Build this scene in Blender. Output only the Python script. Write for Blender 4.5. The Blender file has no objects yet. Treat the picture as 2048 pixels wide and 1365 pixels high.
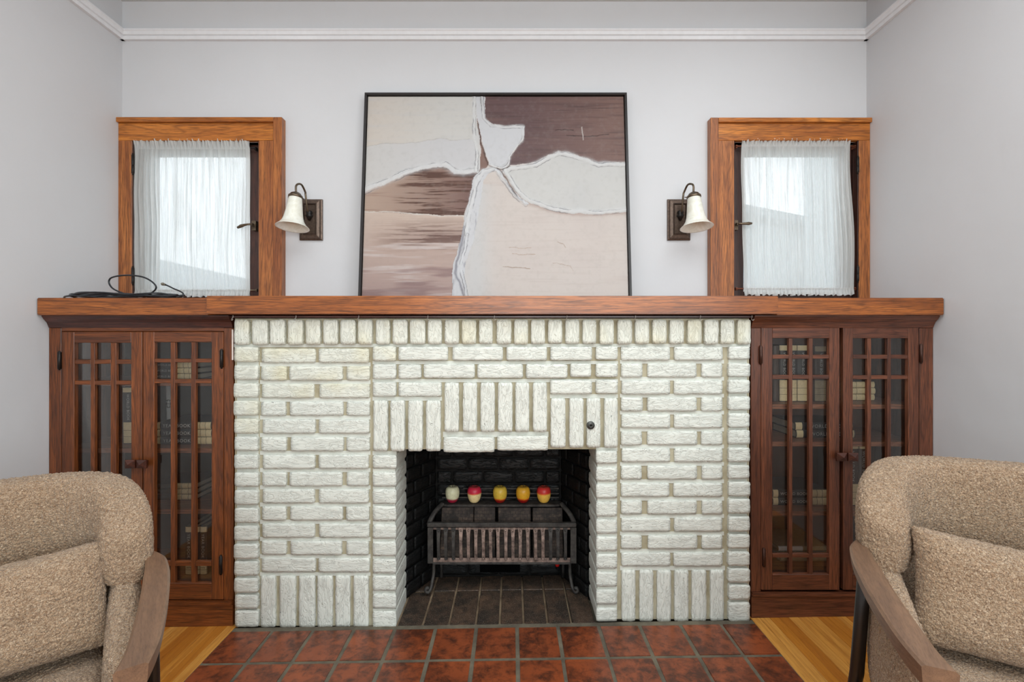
import bpy, bmesh, math, random
import numpy as np
from mathutils import Vector, Matrix, noise as mn
random.seed(7)
R = math.radians
S = bpy.context.scene
COL = S.collection

# ---------------------------------------------------------------- camera
F, HX, HY, CZ = 967.0, 1024.0, 675.0, 1.15        # 17 mm lens, horizon row, lens height
cam_d = bpy.data.cameras.new('camera'); cam_d.sensor_width = 36.0; cam_d.lens = F/2048*36
cam_d.shift_y = (HY-682.5)/2048; cam_d.clip_start = 0.05
cam = bpy.data.objects.new('camera', cam_d); COL.objects.link(cam)
cam.location = (0, 0, CZ); cam.rotation_euler = (R(90), 0, 0); S.camera = cam
def P(x, y, Y): return Vector(((x-HX)*Y/F, Y, CZ+(HY-y)*Y/F))
def PX(x, Y): return (x-HX)*Y/F
def PZ(y, Y): return CZ+(HY-y)*Y/F
# ---------------------------------------------------------------- light, sky, exposure
S.view_settings.view_transform = 'Standard'; S.view_settings.look = 'None'
S.view_settings.gamma = 1; S.view_settings.use_curve_mapping = False
S.view_settings.exposure = 0.29
w = bpy.data.worlds.new('sky'); S.world = w; w.use_nodes = True
bg = w.node_tree.nodes['Background']; bg.inputs[0].default_value = (0.80, 0.90, 1.0, 1); bg.inputs[1].default_value = 2.6
def area(name, loc, rot, sx, sy, power, col=(1, 1, 1), spread=180):
    l = bpy.data.lights.new(name, 'AREA'); l.shape = 'RECTANGLE'; l.size = sx; l.size_y = sy
    l.energy = power; l.color = col; l.spread = R(spread)
    o = bpy.data.objects.new(name, l); o.location = loc; o.rotation_euler = rot; COL.objects.link(o); return o
area('window_daylight', (0.35, -2.85, 1.5), (R(90), 0, 0), 2.6, 1.5, 62, (0.87, 0.972, 1.0))
area('left_wall_fill', (1.69, -1.1, 1.55), (0, R(90), 0), 1.3, 1.8, 27, (0.89, 0.975, 1.0))  # unseen fill added to brighten the left wall, no window there
area('ceiling_lamp_light', (0.3, 0.35, 2.70), (0, 0, 0), 2.4, 1.8, 45, (0.91, 0.975, 1.0))
area('left_downlight', (-1.2, 1.75, 2.74), (0, 0, 0), 0.10, 0.10, 0.8, (0.94, 0.98, 1.0))
area('right_downlight', (1.1, 1.75, 2.74), (0, 0, 0), 0.10, 0.10, 0.8, (0.94, 0.98, 1.0))

# ---------------------------------------------------------------- helpers
def world(o):
    m = o.matrix_basis.copy()
    return world(o.parent) @ o.matrix_parent_inverse @ m if o.parent else m
def link(name, me, mat=None, parent=None, loc=(0, 0, 0), rot=(0, 0, 0), scale=(1, 1, 1)):
    """loc/rot are world when parented (parent inverse is set)"""
    o = bpy.data.objects.new(name, me)
    o.location = loc; o.rotation_euler = rot; o.scale = scale
    COL.objects.link(o)
    if mat is not None and me is not None and not me.materials: me.materials.append(mat)
    if parent is not None:
        o.parent = parent; o.matrix_parent_inverse = world(parent).inverted()
    return o
def thing(name, label, cat, loc=(0, 0, 0), group=None, rot=(0, 0, 0)):
    o = bpy.data.objects.new(name, None); o.location = loc; o.rotation_euler = rot
    o.empty_display_size = 0.05; COL.objects.link(o)
    o['label'] = label; o['category'] = cat
    if group: o['group'] = group
    return o
def tag(o, label, cat, group=None):
    o['label'] = label; o['category'] = cat
    if group: o['group'] = group
    return o
def struct(o): o['kind'] = 'structure'; return o
def mesh(bm, name='m', smooth=False):
    me = bpy.data.meshes.new(name); bm.normal_update(); bm.to_mesh(me); bm.free()
    if smooth:
        for p in me.polygons: p.use_smooth = True
    return me
def box_me(sx, sy, sz, bev=0.0015, seg=1):
    bm = bmesh.new(); bmesh.ops.create_cube(bm, size=1)
    for v in bm.verts: v.co = Vector((v.co.x*sx, v.co.y*sy, v.co.z*sz))
    if bev: bmesh.ops.bevel(bm, geom=bm.edges[:], offset=min(bev, min(sx, sy, sz)*.3), segments=seg, affect='EDGES')
    return mesh(bm, 'box')
def box(name, x0, x1, y0, y1, z0, z1, mat, parent=None, bev=0.0015, seg=1):
    return link(name, box_me(abs(x1-x0), abs(y1-y0), abs(z1-z0), bev, seg), mat, parent,
                ((x0+x1)/2, (y0+y1)/2, (z0+z1)/2))
def bpx(name, x0, y0, x1, y1, Y, dep, mat, parent=None, bev=0.0015):
    a = P(x0, y0, Y); b = P(x1, y1, Y)
    return box(name, a.x, b.x, Y, Y+dep, b.z, a.z, mat, parent, bev)
def add_box(bm, x0, x1, y0, y1, z0, z1):
    r = bmesh.ops.create_cube(bm, size=1)
    for v in r['verts']:
        v.co = Vector((x0+(v.co.x+.5)*(x1-x0), y0+(v.co.y+.5)*(y1-y0), z0+(v.co.z+.5)*(z1-z0)))
def lathe(prof, n=24, axis='z'):
    bm = bmesh.new(); rings = []
    for r, z in prof:
        ring = []
        for i in range(n):
            a = 2*math.pi*i/n
            c = (r*math.cos(a), r*math.sin(a), z)
            if axis == 'y': c = (c[0], z, c[1])
            ring.append(bm.verts.new(c))
        rings.append(ring)
    for a, b in zip(rings, rings[1:]):
        for i in range(n):
            bm.faces.new((a[i], a[(i+1) % n], b[(i+1) % n], b[i]))
    for ring in (rings[0], rings[-1]):
        try: bm.faces.new(ring)
        except Exception: pass
    bmesh.ops.recalc_face_normals(bm, faces=bm.faces)
    return bm
def tube_bm(pts, rad, n=8, bm=None, flat=1.0):
    bm = bm or bmesh.new(); pts = [Vector(p) for p in pts]; rings = []
    up = Vector((0, 0, 1)); prevn = None
    for i, p in enumerate(pts):
        t = (pts[min(i+1, len(pts)-1)]-pts[max(i-1, 0)]).normalized()
        if prevn is None:
            s = t.cross(up) if abs(t.dot(up)) < .95 else t.cross(Vector((0, 1, 0)))
            s.normalize()
        else:
            s = (prevn - t*prevn.dot(t)).normalized()
        prevn = s; b = t.cross(s).normalized()
        r = rad[i] if isinstance(rad, (list, tuple)) else rad
        rings.append([bm.verts.new(p+s*r*math.cos(2*math.pi*k/n)+b*r*flat*math.sin(2*math.pi*k/n)) for k in range(n)])
    for a, b in zip(rings, rings[1:]):
        for i in range(n): bm.faces.new((a[i], a[(i+1) % n], b[(i+1) % n], b[i]))
    bm.faces.new(rings[0][::-1]); bm.faces.new(rings[-1])
    return bm
def smooth_pts(pts, n=8):
    pts = [Vector(p) for p in pts]; out = []
    for i in range(len(pts)-1):
        p0 = pts[max(i-1, 0)]; p1 = pts[i]; p2 = pts[i+1]; p3 = pts[min(i+2, len(pts)-1)]
        for k in range(n):
            t = k/n
            out.append(.5*((2*p1)+(-p0+p2)*t+(2*p0-5*p1+4*p2-p3)*t*t+(-p0+3*p1-3*p2+p3)*t**3))
    out.append(pts[-1]); return out
def prism(pts, axis, a0, a1):
    """closed outline pts (2D) extruded along axis between a0,a1. axis x: pts=(y,z); y: (x,z); z: (x,y)"""
    bm = bmesh.new()
    def co(p, a): return {'x': (a, p[0], p[1]), 'y': (p[0], a, p[1]), 'z': (p[0], p[1], a)}[axis]
    A = [bm.verts.new(co(p, a0)) for p in pts]; B = [bm.verts.new(co(p, a1)) for p in pts]; n = len(pts)
    bm.faces.new(A[::-1]); bm.faces.new(B)
    for i in range(n): bm.faces.new((A[i], A[(i+1) % n], B[(i+1) % n], B[i]))
    bmesh.ops.recalc_face_normals(bm, faces=bm.faces)
    return bm

# ---------------------------------------------------------------- materials
def srgb(r, g, b):
    f = lambda c: (c/255/12.92) if c/255 <= .04045 else ((c/255+.055)/1.055)**2.4
    return (f(r), f(g), f(b), 1)
class NT:
    def __init__(s, name):
        s.m = bpy.data.materials.new(name); s.m.use_nodes = True; s.t = s.m.node_tree
        s.b = s.t.nodes['Principled BSDF']; s.out = s.t.nodes['Material Output']
    def n(s, typ, **kw):
        nd = s.t.nodes.new(typ)
        for k, v in kw.items():
            if k.startswith('i_'):
                key = k[2:]; key = int(key) if key.isdigit() else key.replace('_', ' ')
                nd.inputs[key].default_value = v
            else: setattr(nd, k, v)
        return nd
    def l(s, a, b): s.t.links.new(a, b)
    def coords(s, kind='Object', scale=(1, 1, 1), rnd=0.0, rot=(0, 0, 0)):
        tc = s.n('ShaderNodeTexCoord'); mp = s.n('ShaderNodeMapping')
        mp.inputs['Scale'].default_value = scale; mp.inputs['Rotation'].default_value = rot
        s.l(tc.outputs[kind], mp.inputs['Vector'])
        if rnd:
            oi = s.n('ShaderNodeObjectInfo')
            mu = s.n('ShaderNodeMath', operation='MULTIPLY', i_1=rnd); s.l(oi.outputs['Random'], mu.inputs[0])
            s.l(mu.outputs[0], mp.inputs['Location'])
        return mp.outputs['Vector']
    def noise(s, vec, scale, detail=3, rough=.5, dist=0):
        nd = s.n('ShaderNodeTexNoise'); nd.inputs['Scale'].default_value = scale
        nd.inputs['Detail'].default_value = detail; nd.inputs['Roughness'].default_value = rough
        nd.inputs['Distortion'].default_value = dist; s.l(vec, nd.inputs['Vector']); return nd.outputs['Fac']
    def ramp(s, fac, stops):
        r = s.n('ShaderNodeValToRGB'); e = r.color_ramp.elements
        while len(e) < len(stops): e.new(.5)
        for el, (p, c) in zip(e, stops): el.position = p; el.color = c if len(c) == 4 else (*c, 1)
        s.l(fac, r.inputs[0]); return r.outputs['Color']
    def mix(s, fac, a, b, blend='MIX'):
        m = s.n('ShaderNodeMix', data_type='RGBA', blend_type=blend)
        for sock, v in ((m.inputs[0], fac), (m.inputs[6], a), (m.inputs[7], b)):
            if hasattr(v, 'node'): s.l(v, sock)
            else: sock.default_value = v
        return m.outputs[2]
    def math(s, op, a, b=None):
        m = s.n('ShaderNodeMath', operation=op)
        for i, v in enumerate((a, b)):
            if v is None: continue
            if hasattr(v, 'node'): s.l(v, m.inputs[i])
            else: m.inputs[i].default_value = v
        return m.outputs[0]
    def bump(s, h, strength=.3, dist=.002, prev=None):
        b = s.n('ShaderNodeBump'); b.inputs['Strength'].default_value = strength; b.inputs['Distance'].default_value = dist
        s.l(h, b.inputs['Height'])
        if prev is not None: s.l(prev, b.inputs['Normal'])
        s.l(b.outputs[0], s.b.inputs['Normal']); return b.outputs[0]
    def set(s, col=None, rough=.5, metal=0, spec=.5, **kw):
        if col is not None:
            if hasattr(col, 'node'): s.l(col, s.b.inputs['Base Color'])
            else: s.b.inputs['Base Color'].default_value = col
        if hasattr(rough, 'node'): s.l(rough, s.b.inputs['Roughness'])
        else: s.b.inputs['Roughness'].default_value = rough
        s.b.inputs['Metallic'].default_value = metal; s.b.inputs['Specular IOR Level'].default_value = spec
        for k, v in kw.items(): s.b.inputs[k].default_value = v
        return s.m
BW = [(0, (0, 0, 0)), (1, (1, 1, 1))]
def plain(name, col, rough=.5, metal=0, bumps=0.0, bscale=300, var=.08, spec=.5):
    t = NT(name); v = t.coords(rnd=5)
    n = t.noise(v, bscale*.2, 4, .6)
    lo = tuple(c*(1-var*2) for c in col[:3]); hi = tuple(min(1, c*(1+var)) for c in col[:3])
    c = t.ramp(n, [(.3, lo), (.7, hi)])
    if bumps: t.bump(t.noise(v, bscale, 2), bumps, .001)
    return t.set(c, rough, metal, spec)
def oak(name, axis, light, dark, rough=.32, con=1.0):
    """oak with grain running along the given local axis"""
    t = NT(name)
    sc = {'x': (1, 14, 14), 'y': (14, 1, 14), 'z': (14, 14, 1)}[axis]
    v = t.coords(scale=sc, rnd=7)
    broad = t.noise(v, 1.6, 3, .55, .6)
    # cathedral figure
    cv = t.coords(scale={'x': (.7, 9, 9), 'y': (9, .7, 9), 'z': (9, 9, .7)}[axis], rnd=7)
    fig = t.noise(cv, 1.3, 2, .5, .4)
    rings = t.n('ShaderNodeMath', operation='PINGPONG'); rings.inputs[1].default_value = .5
    t.l(t.math('MULTIPLY', fig, 17.0), rings.inputs[0])
    def ax(a, b): return {'x': (b, a, a), 'y': (a, b, a), 'z': (a, a, b)}[axis]
    pores = t.noise(t.coords(scale=ax(330, 9), rnd=9), 1.6, 2, .6)
    streak = t.noise(t.coords(scale=ax(110, 2.5), rnd=3), 1.3, 3, .6)
    base = t.ramp(broad, [(.28, dark), (.5, tuple((a+b)/2 for a, b in zip(light, dark))), (.70, light)])
    deep = (*[x*.38 for x in dark[:3]], 1)
    c1 = t.mix(t.ramp(rings.outputs[0], [(.30, (0, 0, 0)), (.50, (.50*con,)*3)]), base, deep)
    c1 = t.mix(t.ramp(streak, [(.46, (0, 0, 0)), (.66, (.45*con,)*3)]), c1, deep)
    pr = t.ramp(pores, [(.40, (1, 1, 1)), (.50, (0, 0, 0))])
    c2 = t.mix(t.math('MULTIPLY', pr, .62*con), c1, (*[x*.20 for x in dark[:3]], 1))
    t.bump(pores, .25, .0006)
    return t.set(c2, t.math('ADD', t.math('MULTIPLY', streak, .25), rough-.1), 0, .5, **{'Coat Weight': .12, 'Coat Roughness': .25})
OL, OD = srgb(196, 122, 62), srgb(146, 82, 42)
GL, GD = srgb(222, 140, 56), srgb(172, 98, 38)
CL, CD = srgb(144, 78, 34), srgb(98, 50, 22)
oak_x = oak('oak_mantel', 'x', srgb(186, 108, 46), srgb(138, 75, 32), .30)
win_x = oak('oak_casing_head', 'x', GL, GD); win_z = oak('oak_casing', 'z', OL, OD)
cab_x = oak('oak_cabinet_rail', 'x', CL, CD); cab_z = oak('oak_cabinet_stile', 'z', CL, CD); cab_y = oak('oak_cabinet_side', 'y', CL, CD)
rcab_x = oak('oak_rail_reddish', 'x', srgb(128, 74, 48), srgb(88, 49, 34)); rcab_z = oak('oak_stile_reddish', 'z', srgb(128, 74, 48), srgb(88, 49, 34))
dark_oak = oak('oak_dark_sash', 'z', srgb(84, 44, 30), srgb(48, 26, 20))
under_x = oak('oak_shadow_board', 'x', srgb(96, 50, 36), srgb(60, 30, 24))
arm_wood = oak('walnut_arm', 'y', srgb(126, 95, 72), srgb(98, 73, 56), .42, .35)

def wall_mat(name, col):
    t = NT(name); v = t.coords()
    n1 = t.noise(v, 2.2, 4, .6); c = t.ramp(n1, [(.3, tuple(x*.97 for x in col[:3])), (.7, col[:3])])
    n2 = t.noise(v, 60, 4, .6); n3 = t.noise(v, 7, 3)
    b = t.bump(n3, .22, .012); t.bump(n2, .18, .0015, b)
    return t.set(c, .62, 0, .35)
wall_m = wall_mat('grey_wall_paint', srgb(206, 206, 208)); ceil_m = wall_mat('ceiling_paint', srgb(205, 205, 205))
trim_m = plain('white_trim_paint', srgb(226, 226, 228), .35, 0, .1, 200, .02)

def brick_mat(name, base, crack, dens=.0, tint=None):
    t = NT(name)
    v = t.coords(scale=(1, 1, 3.2), rnd=30)
    n1 = t.noise(v, 15, 4, .58, 1.6)
    ridg = t.math('ABSOLUTE', t.math('SUBTRACT', n1, .5))
    vf = t.coords(scale=(1, 1, 1.8), rnd=17)
    fine = t.noise(vf, 150, 4, .65)
    lines = t.ramp(ridg, [(0.0, (1, 1, 1)), (.010, (0, 0, 0))])
    gate = t.ramp(t.noise(v, 9, 2), [(.48, (0, 0, 0)), (.64, (.7, .7, .7))])
    c = t.ramp(t.noise(t.coords(rnd=30), 14, 3, .6), [(.35, tuple(x*.94 for x in base[:3])), (.65, base[:3])])
    c = t.mix(t.math('MULTIPLY', lines, gate), c, crack)
    pits = t.ramp(t.noise(vf, 95, 2, .5), [(.245, (1, 1, 1)), (.275, (0, 0, 0))])
    c = t.mix(t.math('MULTIPLY', pits, .85), c, (*[x*.25 for x in crack[:3]], 1))
    if tint:
        c = t.mix(t.ramp(t.noise(t.coords('Object', (1, 1, 1), 12), 5, 3), [(.5, (0, 0, 0)), (.75, (.6, .6, .6))]), c, tint)
    h1 = t.ramp(ridg, [(0, (0, 0, 0)), (.05, (.85, .85, .85)), (.3, (1, 1, 1))])
    b = t.bump(h1, .55, .0035); b = t.bump(t.noise(v, 38, 3, .6, .6), .5, .0030, b); t.bump(fine, .22, .0010, b)
    return t.set(c, .52, 0, .35)
brick_m = brick_mat('white_painted_brick', srgb(222, 224, 215), srgb(112, 106, 92))
brick_y = brick_mat('yellowed_painted_brick', srgb(222, 223, 211), srgb(124, 108, 66), tint=srgb(216, 208, 172))
soot_m = brick_mat('sooty_brick', srgb(13, 13, 13), srgb(40, 37, 34))
def bed_mat(name, a, b):
    t = NT(name); v = t.coords()
    c = t.mix(t.ramp(t.noise(v, 9, 4, .6), [(.35, (0, 0, 0)), (.65, (1, 1, 1))]), a, b)
    t.bump(t.noise(v, 120, 3), .5, .002); return t.set(c, .75, 0, .2)
bed_m = bed_mat('tan_mortar', srgb(158, 148, 122), srgb(188, 180, 156))
joint_m = bed_mat('white_mortar', srgb(196, 196, 186), srgb(214, 215, 206))
soot_bed = bed_mat('soot', srgb(10, 10, 10), srgb(24, 22, 20))
def tile_mat(name, a, b, blot, rough=.25, lo=.46, hi=.62):
    t = NT(name); v = t.coords(rnd=20)
    c = t.ramp(t.noise(v, 9, 3), [(.3, a), (.7, b)])
    bl = t.noise(v, 26, 6, .72, .3)
    gate = t.noise(v, 6, 2)
    f = t.ramp(t.math('ADD', t.math('MULTIPLY', bl, .7), t.math('MULTIPLY', gate, .35)), [(lo, (0, 0, 0)), (hi, (.9, .9, .9))])
    c = t.mix(f, c, blot)
    t.bump(t.noise(v, 60, 4, .6), .35, .0015)
    return t.set(c, t.math('ADD', t.math('MULTIPLY', bl, .25), rough-.1), 0, .5)
def ash(m):
    nt = m.node_tree; b = nt.nodes['Principled BSDF']; lk = b.inputs['Base Color'].links[0]; src = lk.from_socket
    tc = nt.nodes.new('ShaderNodeTexCoord'); n = nt.nodes.new('ShaderNodeTexNoise'); n.inputs['Scale'].default_value = 260; n.inputs['Detail'].default_value = 4
    n.inputs['Roughness'].default_value = .7; nt.links.new(tc.outputs['Object'], n.inputs['Vector'])
    r = nt.nodes.new('ShaderNodeValToRGB'); r.color_ramp.elements[0].position = .56; r.color_ramp.elements[0].color = (0, 0, 0, 1); r.color_ramp.elements[1].position = .68; r.color_ramp.elements[1].color = (.55, .55, .55, 1)
    nt.links.new(n.outputs['Fac'], r.inputs[0]); mx = nt.nodes.new('ShaderNodeMix'); mx.data_type = 'RGBA'
    nt.links.new(r.outputs[0], mx.inputs[0]); nt.links.new(src, mx.inputs[6]); mx.inputs[7].default_value = srgb(176, 160, 138); nt.links.new(mx.outputs[2], b.inputs['Base Color'])
tile_m = tile_mat('terracotta', srgb(124, 62, 36), srgb(146, 74, 42), srgb(62, 34, 24), .30)
paver_m = tile_mat('sooty_paver', srgb(60, 46, 37), srgb(88, 66, 50), srgb(28, 22, 18), .6, .42, .6); ash(paver_m)
grout_m = bed_mat('grey_grout', srgb(84, 78, 68), srgb(116, 108, 92))
def plank_mat():
    t = NT('oak_floor'); oi = t.n('ShaderNodeObjectInfo')
    c0 = t.ramp(oi.outputs['Random'], [(0, srgb(166, 100, 34)), (.5, srgb(192, 124, 44)), (1, srgb(212, 154, 76))])
    v = t.coords(scale=(60, 3, 60), rnd=11); g = t.noise(v, 2, 3, .6)
    c = t.mix(t.ramp(g, [(.42, (0, 0, 0)), (.68, (.55, .55, .55))]), c0, srgb(150, 84, 26))
    v2 = t.coords(scale=(200, 12, 200), rnd=5)
    c = t.mix(t.ramp(t.noise(v2, 1.6, 2), [(.27, (.6, .6, .6)), (.36, (0, 0, 0))]), c, srgb(90, 48, 18))
    t.bump(g, .1, .0005); return t.set(c, .30, 0, .5)
plank_m = plank_mat()
metal_dark = plain('dark_bronze', srgb(40, 36, 34), .38, .6, .1, 300, .15)
bronze_m = plain('antique_bronze', srgb(112, 98, 82), .33, .85, .08, 300, .2)
plate_m = plain('brushed_bronze_plate', srgb(98, 82, 72), .36, .75, .12, 500, .2)
def iron_mat(name, a, b):
    t = NT(name); v = t.coords('Object', rnd=3); n = t.noise(v, 30, 5, .7)
    c = t.ramp(n, [(.35, a), (.65, b)]); t.bump(n, .4, .001); return t.set(c, .62, .35, .4)
iron_m = iron_mat('sooty_iron', srgb(44, 41, 40), srgb(80, 76, 72))
iron_hot = iron_mat('heat_faded_iron', srgb(82, 68, 62), srgb(166, 142, 130))
def radiant_mat():
    t = NT('fired_clay_radiant'); v = t.coords()
    br = t.n('ShaderNodeTexBrick'); br.inputs['Scale'].default_value = 1
    dv = t.n('ShaderNodeMix', data_type='VECTOR'); dv.inputs[0].default_value = .012; nz = t.n('ShaderNodeTexNoise'); nz.inputs['Scale'].default_value = 40; t.l(v, nz.inputs['Vector'])
    t.l(t.coords(scale=(1, 1, 1), rot=(R(90), 0, 0)), dv.inputs[4]); t.l(nz.outputs['Color'], dv.inputs[5]); t.l(dv.outputs[1], br.inputs['Vector'])
    br.inputs['Brick Width'].default_value = .022; br.inputs['Row Height'].default_value = .014; br.inputs['Mortar Size'].default_value = .0012
    br.inputs['Color1'].default_value = srgb(92, 76, 64); br.inputs['Color2'].default_value = srgb(64, 52, 46); br.inputs['Mortar'].default_value = srgb(50, 42, 38)
    c = t.mix(t.ramp(t.noise(v, 20, 4, .7), [(.36, (0, 0, 0)), (.62, (.9, .9, .9))]), br.outputs['Color'], srgb(26, 21, 18))
    t.bump(br.outputs['Fac'], .4, .001); return t.set(c, .8)
radiant_m = radiant_mat()
glass = NT('door_glass')
_tr = glass.n('ShaderNodeBsdfTransparent'); _gl = glass.n('ShaderNodeBsdfGlossy'); _gl.inputs['Roughness'].default_value = .03
_fr = glass.n('ShaderNodeFresnel'); _fr.inputs['IOR'].default_value = 1.5
_ms = glass.n('ShaderNodeMixShader'); glass.l(glass.math('MULTIPLY', _fr.outputs[0], .85), _ms.inputs[0])
glass.l(_tr.outputs[0], _ms.inputs[1]); glass.l(_gl.outputs[0], _ms.inputs[2]); glass.l(_ms.outputs[0], glass.out.inputs[0])
_tr.inputs[0].default_value = (.95, .94, .92, 1)
glass_m = glass.m

# ================================================================ SETTING
YB, YC, YW = 1.934, 1.955, 2.325
XL, XR, ZC = -1.874, 1.7045, 2.765
YR = -3.0
SL = 0.0155                                   # the old floor rises slightly to the right
def fz(x): return SL*(x+.08)
def floor_tilt(o):                            # keep flat things on that floor parallel to it
    o.rotation_euler = (0, -math.atan(SL), 0); return o

# back wall with two window openings and the firebox opening
WL = (PX(263, 2.30), PX(517, 2.30)); WR = (PX(1468.6, 2.30), PX(1718.5, 2.30)); WZ = (1.30, PZ(281, 2.30))
FBX = (PX(866, 2.33), PX(1128, 2.33))
def wall_with_holes():
    xs = sorted([XL-.1, WL[0], WL[1], FBX[0]-.02, FBX[1]+.02, WR[0], WR[1], XR+.1]); zs = [-.05, .72, WZ[0], WZ[1], ZC+.1]
    bm = bmesh.new()
    for i in range(len(xs)-1):
        for j in range(len(zs)-1):
            cx = (xs[i]+xs[i+1])/2; cz = (zs[j]+zs[j+1])/2
            hole = (WL[0] < cx < WL[1] or WR[0] < cx < WR[1]) and WZ[0] < cz < WZ[1]
            hole = hole or (FBX[0]-.02 < cx < FBX[1]+.02 and cz < .72)
            if not hole: add_box(bm, xs[i], xs[i+1], YW, YW+.16, zs[j], zs[j+1])
    bmesh.ops.remove_doubles(bm, verts=bm.verts, dist=1e-5)
    # drop interior doubled faces
    seen = {}
    for f in bm.faces: seen.setdefault(tuple(round(c, 4) for c in f.calc_center_median()), []).append(f)
    bmesh.ops.delete(bm, geom=[f for fs in seen.values() if len(fs) > 1 for f in fs], context='FACES')
    return mesh(bm)
struct(link('wall_back', wall_with_holes(), wall_m))
struct(box('wall_left', XL-.1, XL, YR, YW, -.05, ZC+.1, wall_m, bev=0))
struct(box('wall_right', XR, XR+.1, YR, YW, -.05, ZC+.1, wall_m, bev=0))
struct(box('wall_front', XL-.1, XR+.1, YR-.1, YR, -.05, ZC+.1, wall_m, bev=0))
struct(box('ceiling', XL-.1, XR+.1, YR-.1, YW+.16, ZC, ZC+.08, ceil_m, bev=0))
# subfloor + planks
fl = struct(floor_tilt(link('floor', box_me(3.8, YW-YR+.1, .03, 0), grout_m, None, (-.08, (YR+YW)/2, -.030))))
ft = Matrix.Rotation(-math.atan(SL), 4, 'Y')
HXL, HXR, HY1, HY0 = -1.112, .963, 1.922, 1.36
def plank(x0, x1, y0, y1):
    return link('plank', box_me(x1-x0-.0008, y1-y0-.0008, .016, .0007), plank_m, fl,
                ((x0+x1)/2, (y0+y1)/2, fz((x0+x1)/2)-.008), (0, -math.atan(SL), 0))
pw = .0385
x = HXL
k = 0
while x > XL:
    x0 = max(x-pw, XL); ys = [YR, -1.4+.3*(k % 3), .55+.23*(k % 4), YC+.01]
    if k > 12: ys = [YR, YC]
    for a, b in zip(ys, ys[1:]): plank(x0, x, a, b)
    x -= pw; k += 1
x = HXR; k = 0
while x < XR:
    x1 = min(x+pw, XR); ys = [YR, -1.2+.35*(k % 3), .75+.19*(k % 4), YC+.01]
    if k > 12: ys = [YR, YC]
    for a, b in zip(ys, ys[1:]): plank(x, x1, a, b)
    x += pw; k += 1
# floor in front of the hearth, seen only in the door glass
o = link('floorboards', box_me(HXR-HXL, HY0-.05-YR, .016, 0), plank_m, fl, ((HXL+HXR)/2, (HY0-.05+YR)/2, fz(-.0745)-.008), (0, -math.atan(SL), 0)); o['kind'] = 'stuff'
# wooden border strip round the hearth
for xa, xb in ((HXL-.0, HXL+.0),): pass

# picture rail on three walls
def rail_prof(z0, z1, d):
    h = z1-z0
    return [(0, z0), (d*.55, z0), (d*.62, z0+h*.30), (d*.50, z0+h*.36), (d*.75, z0+h*.42), (d*.85, z0+h*.70),
            (d, z0+h*.78), (d, z0+h*.92), (d*.5, z1), (0, z1)]
rz0, rz1 = PZ(82.5, YW), PZ(57, YW-.02)
pf = rail_prof(rz0, rz1, .028)
struct(link('trim_1', mesh(prism([(YW-a, b) for a, b in pf], 'x', XL, XR)), trim_m))
struct(link('trim_2', mesh(prism([(XL+a, b) for a, b in pf], 'y', YR, YW-.0005)), trim_m))
struct(link('trim_3', mesh(prism([(XR-a, b) for a, b in pf], 'y', YR, YW-.0005)), trim_m))

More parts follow.
